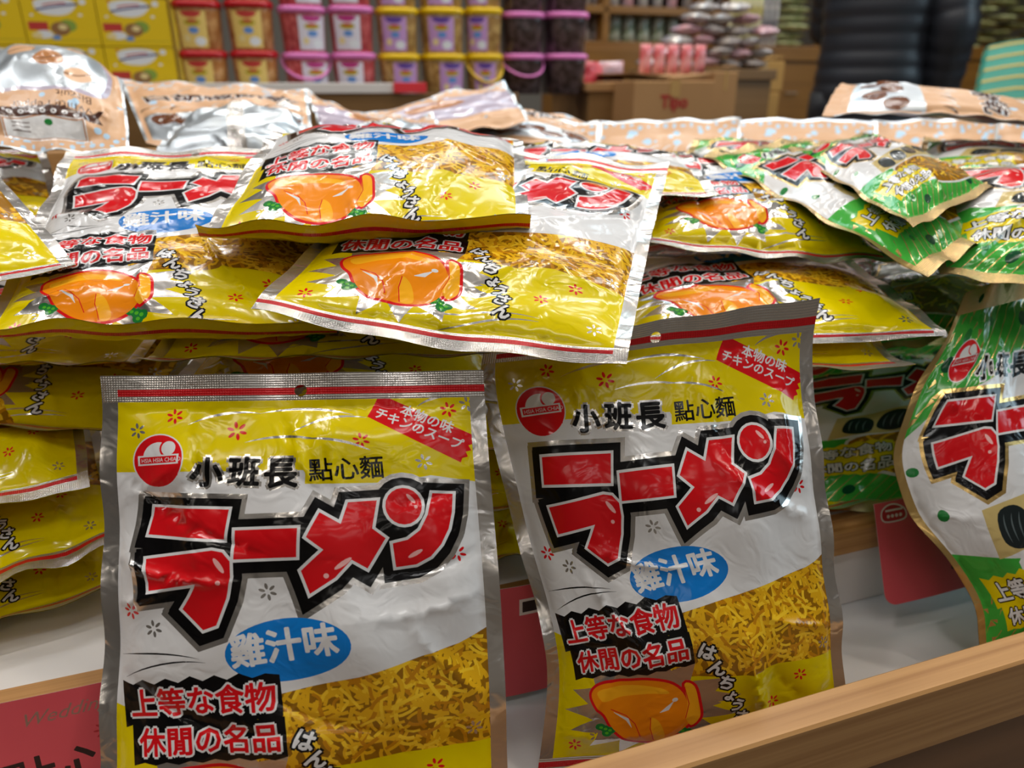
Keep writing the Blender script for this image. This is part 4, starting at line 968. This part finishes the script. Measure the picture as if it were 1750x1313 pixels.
def packet(name, m, w, h, t, pos, rotv, label, group, v=0):
    key = (m, w, h, v)
    if key not in PK: PK[key] = pillow(m, w, h, t, hash(m) % 1000+v if False else len(PK)+v); o = PK[key]
    else: o = PK[key].copy(); COL.objects.link(o)
    o.name = name; o.location = tuple(pos); o.rotation_euler = rotv; return tag(o, label, 'packet', group)
rg = random.Random(77)
# shelf unit at the back wall
NB = 3.3
fr = lambda px, py, n: on_n(px, py, n)
a0, b0 = fr(985, 40, NB)[0], fr(1250, 40, NB)[0]; zt = fr(1120, -70, NB)[1]
ub = T((a0+b0)/2, NB+.2, 0); un = thing('wooden_shelf_unit', ub, 'wooden shelf unit behind the tubs, filled with pale packets', 'shelf unit')
zs = [fr(1120, 72, NB)[1], fr(1120, 12, NB)[1], fr(1120, -60, NB)[1]]
for z in zs: part('shelf', [(a0, b0, NB, NB+.4, z-.03, z)], 'cabinet_wood', un, ub)
part('plinth', [(a0, b0, NB-.02, NB+.4, .0, zs[0]-.03)], 'cabinet_wood', un, ub); part('back_panel', [(a0, b0, NB+.4, NB+.42, 0, zt)], 'apron_wood', un, ub)
for px in (985, 1036, 1198, 1250): 
    s = fr(px, 40, NB)[0]; part('upright', [(s-.015, s+.015, NB, NB+.4, zs[0], zt)], 'cabinet_wood', un, ub)
x = 1042
for i in range(6):
    p = on_n(1052+i*25, 50, NB+.08); packet('snack_packet', 'pack_white', .065, .122, .03, T(p[0], NB+.09, zs[0]+.063), (rg.uniform(-.08, .08), 0, YAW+rg.uniform(-.15, .15)), 'pale packet standing on the lower shelf of the wooden unit', 'pale packets on the shelf unit')
for i in range(2):
    p = on_n(1213+i*24, 50, NB+.08); packet('snack_packet', 'pack_crimson', .062, .118, .03, T(p[0], NB+.09, zs[0]+.061), (0, 0, YAW+rg.uniform(-.1, .1)), 'crimson packet on the right end of the lower shelf', 'crimson packets on the shelf unit')
for i in range(2):
    p = on_n(1001+i*22, 50, NB+.08); packet('snack_packet', 'pack_mixed', .055, .12, .03, T(p[0], NB+.09, zs[0]+.062), (0, 0, YAW+rg.uniform(-.1, .1)), 'packet on the left end of the lower shelf, behind the dark tubs', 'packets at the left end of the shelf unit')
for px in (1003, 1023, 1050, 1075, 1100, 1125, 1150, 1177, 1212, 1236):
    p = on_n(px, 5, NB+.08); packet('snack_packet', 'pack_rose' if px in (1075, 1150) else 'pack_mixed', .052, .15, .03, T(p[0], NB+.09, zs[1]+.077), (0, 0, YAW+rg.uniform(-.15, .15)), 'packet on the upper shelf of the wooden unit', 'packets on the upper shelf')
# cabinets to the right
NCb = 3.15
def cabinet(px0, px1, label, doors):
    a, b_ = fr(px0, 120, NCb)[0], fr(px1, 120, NCb)[0]; zt = fr((px0+px1)/2, 80, NCb)[1]; c = T((a+b_)/2, NCb+.25, 0)
    t = thing('cabinet', c, label, 'cabinet', 'brown cabinets at the back')
    part('cabinet_body', [(a, b_, NCb, NCb+.5, 0, zt-.06)], 'cabinet_wood', t, c); part('worktop', [(a-.01, b_+.01, NCb-.015, NCb+.52, zt-.06, zt)], 'cabinet_wood', t, c)
    for i in range(doors):
        w = (b_-a)/doors; d = part('door', [(a+w*i+.008, a+w*(i+1)-.008, NCb-.012, NCb, .10, zt-.075)], 'cabinet_wood', t, c)
        h = MB(); m_ = a+w*(i+.5); zz_ = zt-.20
        h.tube([T(m_-.03, NCb-.012, zz_), T(m_-.03, NCb-.03, zz_), T(m_+.03, NCb-.03, zz_), T(m_+.03, NCb-.012, zz_)], .004, 6); ho = h.build('handle', mat('steel', '#A8A49C', .3, 1.), d, c)
    return zt, a, b_
zt, ca, cbb = cabinet(1300, 1400, 'brown wooden cabinet left of the person, green packets on top', 1)
zt2, da, db = cabinet(1410, 1900, 'brown wooden cabinet right of the person, under the pile of olive packets', 3)
k = 0
for row in range(8):                      # heaps of packets on the cabinets
    for i in range(8):
        px = 1352+i*60+(24 if row % 2 and i > 1 else 0)+rg.uniform(-3, 3)
        if 1405 < px < 1600 or px > 1800: continue
        s = on_n(px, 40, NCb+.15)[0]
        packet('snack_packet', 'pack_green' if px < 1420 or (i+row) % 5 == 0 else 'pack_olive', .148, .12, .032, T(s, NCb+.14+rg.uniform(0, .05), zt+.019+row*.037), (math.pi/2+rg.uniform(-.06, .06), rg.uniform(-.05, .05), YAW+rg.uniform(-.12, .12)),
               'green packet in the stack left of the person' if px < 1420 else 'olive packet in the heap right of the person', 'green packets left of the person' if px < 1420 else 'olive packets right of the person', k % 3); k += 1
for i in range(9):
    packet('snack_packet', 'pack_gold' if i < 6 else 'pack_mixed', .022, .21, .02, T(on_n(1248+i*9.5, 50, NCb+.05)[0], NCb+.05, zt+.106), (0, 0, YAW), 'slim pale packet standing upright beside the green stack', 'slim packets standing in a row')
# pile of packets on the cartons
hb_n = 2.05
hp = T(*(lambda q: (q[0], hb_n+.12, 0))(on_n(1250, 110, hb_n)))
bt = thing('low_counter', hp, 'low brown counter under the heap of packets behind the red-lettered carton', 'counter')
sa, sb = on_n(1120, 110, hb_n)[0], on_n(1330, 110, hb_n)[0]; zc = on_n(1225, 118, hb_n)[1]
part('counter_top', [(sa, sb, hb_n, hb_n+.16, zc-.03, zc)], 'counter_wood', bt, hp); part('counter_front', [(sa+.01, sb-.01, hb_n+.01, hb_n+.15, 0, zc-.03)], 'counter_wood', bt, hp)
k = 0
for row in range(6):
    for i in range((5, 5, 4, 4, 3, 2)[row]):
        px = 1140+(0, 16, 34, 52, 66, 84)[row]+i*43+rg.uniform(-3, 3)
        s = on_n(px, 100, hb_n)[0]; packet('snack_packet', ('pack_mixed', 'pack_mixed', 'pack_rose')[k % 3], .072, .085, .026, T(s, hb_n+.08+rg.uniform(-.02, .02), zc+.016+row*.031), (math.pi/2+rg.uniform(-.12, .12), rg.uniform(-.12, .12), YAW+rg.uniform(-.3, .3)), 'small packet in the heap above the red-lettered carton', 'small packets heaped above the carton', k % 3); k += 1
# pink packets and red cards near the tubs
for i in range(5):
    s = on_n(1102+i*23, 120, 1.84)[0]; packet('snack_packet', 'pack_pink', .034, .07, .02, T(s, 1.84, on_n(1150, 138, 1.72)[1]+.052), (0, 0, YAW), 'pink packet standing on the red-lettered carton', 'pink packets on the carton')
for i in range(3):
    s = on_n(1010+i*24, 130, 1.9)[0]; packet('snack_packet', 'pack_crimson' if i < 2 else 'pack_rose', .09, .07, .03, T(s, 1.97, on_n(1030, 128, 1.97)[1]), (-.3, rg.uniform(-.2, .2), YAW+rg.uniform(-.3, .3)), ('red packet next to the dark nut tubs', 'red packet between the dark nut tubs and the red-lettered carton', 'rosy packet left of the red-lettered carton')[i], 'packets right of the tubs')
sb_ = thing('packet_tray', T(on_n(1050, 150, NS)[0], 1.95, 0), 'low brown tray table right of the tubs with a few red packets', 'counter')
part('tray_top', [(on_n(1004, 150, NS)[0]+.01, on_n(1084, 150, NS)[0], NS+.03, NS+.30, on_n(1040, 142, NS+.03)[1]-.02, on_n(1040, 142, NS+.03)[1])], 'cardboard', sb_, sb_.location); part('tray_body', [(on_n(1004, 150, NS)[0]+.02, on_n(1084, 150, NS)[0]-.01, NS+.035, NS+.29, .0, on_n(1040, 142, NS+.03)[1]-.02)], 'counter_wood', sb_, sb_.location)
# striped teal bag
mat('teal', '#0B6A55', .55, noise=(3., '#2A8C7C', .25)); mat('stripe_gold', '#B59A3E', .5)
g0 = P(1690, 78, 2.02); g1 = P(1830, 84, 2.09); g2 = P(1655, 240, 1.85); g3 = P(1800, 250, 1.9)
nn_ = min(g2.dot(EN), g3.dot(EN))-.08; sc_ = T((g2.dot(EX)+g3.dot(EX))/2, nn_+.14, 0); zst = min(g2[2], g3[2])-.006
sd = thing('low_stand', sc_, 'low brown stand under the teal striped bag', 'stand'); part('stand_top', [(g2.dot(EX)-.05, g3.dot(EX)+.05, nn_, nn_+.3, zst-.03, zst)], 'counter_wood', sd, sc_); part('stand_body', [(g2.dot(EX)-.03, g3.dot(EX)+.03, nn_+.02, nn_+.28, 0, zst-.03)], 'apron_wood', sd, sc_)
tb = thing('striped_bag', (g2+g3)/2, 'teal bag with golden horizontal stripes at the right edge', 'shopping bag'); bs = np.array(tb.location)
def strip(t0, t1, out, m, nm):
    f = lambda u, t: (g0*(1-u)+g1*u)*(1-t)+(g2*(1-u)+g3*u)*t
    n = np.cross(g1-g0, g2-g0); n /= np.linalg.norm(n); n = n if n[1] < 0 else -n
    V = []; k = 7
    for t in (t0, t1):
        for i in range(k): V.append(f(i/(k-1), t)+n*(out+.03*math.sin(math.pi*i/(k-1))))
    for t in (t0, t1):
        for i in range(k): V.append(f(i/(k-1), t)-n*(.02+out+.03*math.sin(math.pi*i/(k-1))))
    F_ = []
    for i in range(k-1): F_ += [(i, i+1, k+i+1, k+i), (2*k+i, 3*k+i, 3*k+i+1, 2*k+i+1), (i, 2*k+i, 2*k+i+1, i+1), (k+i, k+i+1, 3*k+i+1, 3*k+i)]
    F_ += [(0, k, 3*k, 2*k), (k-1, 3*k-1, 4*k-1, 2*k-1)]
    return mk(nm, V, F_, m, None, tb, False, base=bs)
strip(0, 1, 0, 'teal', 'bag_body')
for i in range(9): strip(.02+i*.125, .045+i*.125, .0015, 'stripe_gold', 'stripe')

# ------------------------------------------------------------------ the customer, seen from behind / the side
mat('jacket', '#1B1D23', .42, noise=(6., '#23262E', .3)); mat('trousers', '#14151A', .7); mat('skin', '#C79B80', .5); mat('hair', '#171314', .5); mat('shoe', '#1C1B1C', .5)
pc = P(1474, 190, 2.6); pc[2] = 0
person = thing('person', pc, 'person in a black quilted down jacket standing behind the display', 'person')
RZ = math.radians(-28)      # facing away, turned a little
def L(x, y, z):             # x = person's right, y = forward, z = up
    return np.array([math.cos(RZ)*x-math.sin(RZ)*y, math.sin(RZ)*x+math.cos(RZ)*y, z])
def skin(name, chains, m, sub=2):
    verts, edges, rad = [], [], []; idx = {}
    for ch in chains:
        pr = None
        for (k, p, r) in ch:
            if k not in idx: idx[k] = len(verts); verts.append(tuple(L(*p))); rad.append(r)
            if pr is not None: edges.append((pr, idx[k]))
            pr = idx[k]
    me = bpy.data.meshes.new(name); me.from_pydata(verts, edges, []); me.materials.append(MATS[m]); o = bpy.data.objects.new(name, me); COL.objects.link(o); o.parent = person
    md = o.modifiers.new('skin', 'SKIN'); 
    for i, r in enumerate(rad): me.skin_vertices[0].data[i].radius = (r if isinstance(r, tuple) else (r, r))
    me.skin_vertices[0].data[0].use_root = True
    md.use_smooth_shade = True; s = o.modifiers.new('sub', 'SUBSURF'); s.levels = s.render_levels = sub
    return o
sp = [('pel', (0, 0, .93), (.15, .105)), ('wst', (0, .01, 1.08), (.135, .095)), ('chs', (0, .0, 1.30), (.155, .11)), ('nk0', (0, 0, 1.44), (.075, .07)), ('nk1', (0, .02, 1.50), .052), ('hd0', (0, .035, 1.56), (.068, .078)), ('hd1', (0, .03, 1.65), (.078, .09)), ('hd2', (0, .02, 1.73), (.05, .06))]
ch = [sp]
for sg, nm in ((1, 'r'), (-1, 'l')):
    ch.append([('pel', 0, 0), ('hip'+nm, (sg*.09, 0, .88), .09), ('kn'+nm, (sg*.10, .02, .49), .058), ('an'+nm, (sg*.105, -.01, .09), .038), ('to'+nm, (sg*.12, .14, .04), .035)])
    if sg > 0: arm = [('chs', 0, 0), ('sh'+nm, (.18, 0, 1.39), .058), ('el'+nm, (.225, -.02, 1.12), .044), ('wr'+nm, (.215, .06, .87), .030), ('ha'+nm, (.205, .085, .80), (.036, .02))]
    else: arm = [('chs', 0, 0), ('sh'+nm, (-.17, .02, 1.39), .058), ('el'+nm, (-.17, .13, 1.14), .044), ('wr'+nm, (-.04, .27, 1.08), .030), ('ha'+nm, (.03, .30, 1.08), (.036, .02))]
    ch.append(arm)
    h0 = np.array(arm[-1][1]); dn, ac, th_ = (np.array([-.01, .012, -.045]), np.array([0, .018, 0]), np.array([-.02, .04, -.012])) if sg > 0 else (np.array([.045, .012, 0]), np.array([0, 0, .018]), np.array([0, .0, .045]))
    for fi in range(4):
        q0 = h0+dn*1.1+ac*(fi-1.5); ch.append([('ha'+nm, 0, 0), ('f%d%s' % (fi, nm), tuple(q0), .0095), ('g%d%s' % (fi, nm), tuple(q0+dn*(.85-.12*abs(fi-1.5))+np.array([-.008*sg, -.006, 0])), .0085)])
    ch.append([('ha'+nm, 0, 0), ('t0'+nm, tuple(h0+th_), .010), ('t1'+nm, tuple(h0+th_*1.3+dn*.6), .009)])
body = skin('body', ch, 'skin')
def quilt(name, path, rx, ry, m, ring=.052, k=28, puff=.005, flat=None, cap=True):
    """padded tube with stitched rings"""
    pts = [np.array(p, float) for p, _ in path]; sc = [q for _, q in path]; seg = [0]
    for i in range(1, len(pts)): seg.append(seg[-1]+np.linalg.norm(pts[i]-pts[i-1]))
    n = max(8, int(seg[-1]/ring*6)); rings = []
    for i in range(n+1):
        t = seg[-1]*i/n; c = np.array([np.interp(t, seg, [p[j] for p in pts]) for j in range(3)]); s = np.interp(t, seg, sc); e = puff*abs(math.sin(math.pi*t/ring))**.6
        d = np.array([np.interp(min(t+.02, seg[-1]), seg, [p[j] for p in pts])-np.interp(max(t-.02, 0), seg, [p[j] for p in pts]) for j in range(3)]); d /= np.linalg.norm(d)
        ax = np.array([1., 0, 0]); ax = ax-d*ax.dot(d); ax /= np.linalg.norm(ax); ay = np.cross(d, ax)
        rings.append([L(*(c+ax*(rx*s+e)*math.cos(a)+ay*(ry*s+e)*math.sin(a))) for a in np.linspace(0, 2*math.pi, k, endpoint=False)])
    b = MB(); b.sweep(rings, 0, cap); return b.build(name, m, person, (0, 0, 0), True)
quilt('jacket', [((0, 0, .74), .98), ((0, 0, .86), 1.02), ((0, .0, 1.08), .96), ((0, 0, 1.30), 1.06), ((0, 0, 1.42), .80), ((0, .01, 1.49), .42)], .175, .130, 'jacket')
quilt('sleeve', [((.14, 0, 1.40), .9), ((.19, 0, 1.34), 1.08), ((.232, -.02, 1.12), 1.0), ((.225, .03, .98), .92), ((.217, .06, .875), .78)], .070, .078, 'jacket', k=20)
quilt('sleeve', [((-.13, 0, 1.40), .9), ((-.16, .05, 1.32), 1.05), ((-.17, .13, 1.14), .95), ((-.10, .22, 1.10), .88), ((-.045, .27, 1.08), .75)], .066, .070, 'jacket', k=20)
for sg in (1, -1): quilt('trouser_leg', [((sg*.085, 0, .92), 1.05), ((sg*.10, .01, .5), .82), ((sg*.105, -.01, .08), .68)], .095, .10, 'trousers', ring=.4, puff=.003, k=18)
for sg in (1, -1):
    b = MB(); b.sweep([[L(sg*.112+.043*w_*math.cos(a), .055+.125*l_*math.sin(a), z) for a in np.linspace(0, 2*math.pi, 18, endpoint=False)] for (z, w_, l_) in ((0.001, .95, .98), (.02, 1.05, 1.05), (.05, 1.0, .98), (.085, .75, .6), (.10, .7, .5))]); b.build('shoe', 'shoe', person, (0, 0, 0), True)
b = MB(); b.sweep([[L(.088*s_*math.cos(a), .018-.02*(1-s_)+.105*s_*math.sin(a)-(.012 if z < 1.68 else 0), z) for a in np.linspace(0, 2*math.pi, 20, endpoint=False)] for (z, s_) in ((1.66, .98), (1.70, 1.02), (1.74, .9), (1.765, .62), (1.775, .2))]); b.build('hair', 'hair', person, (0, 0, 0), True)
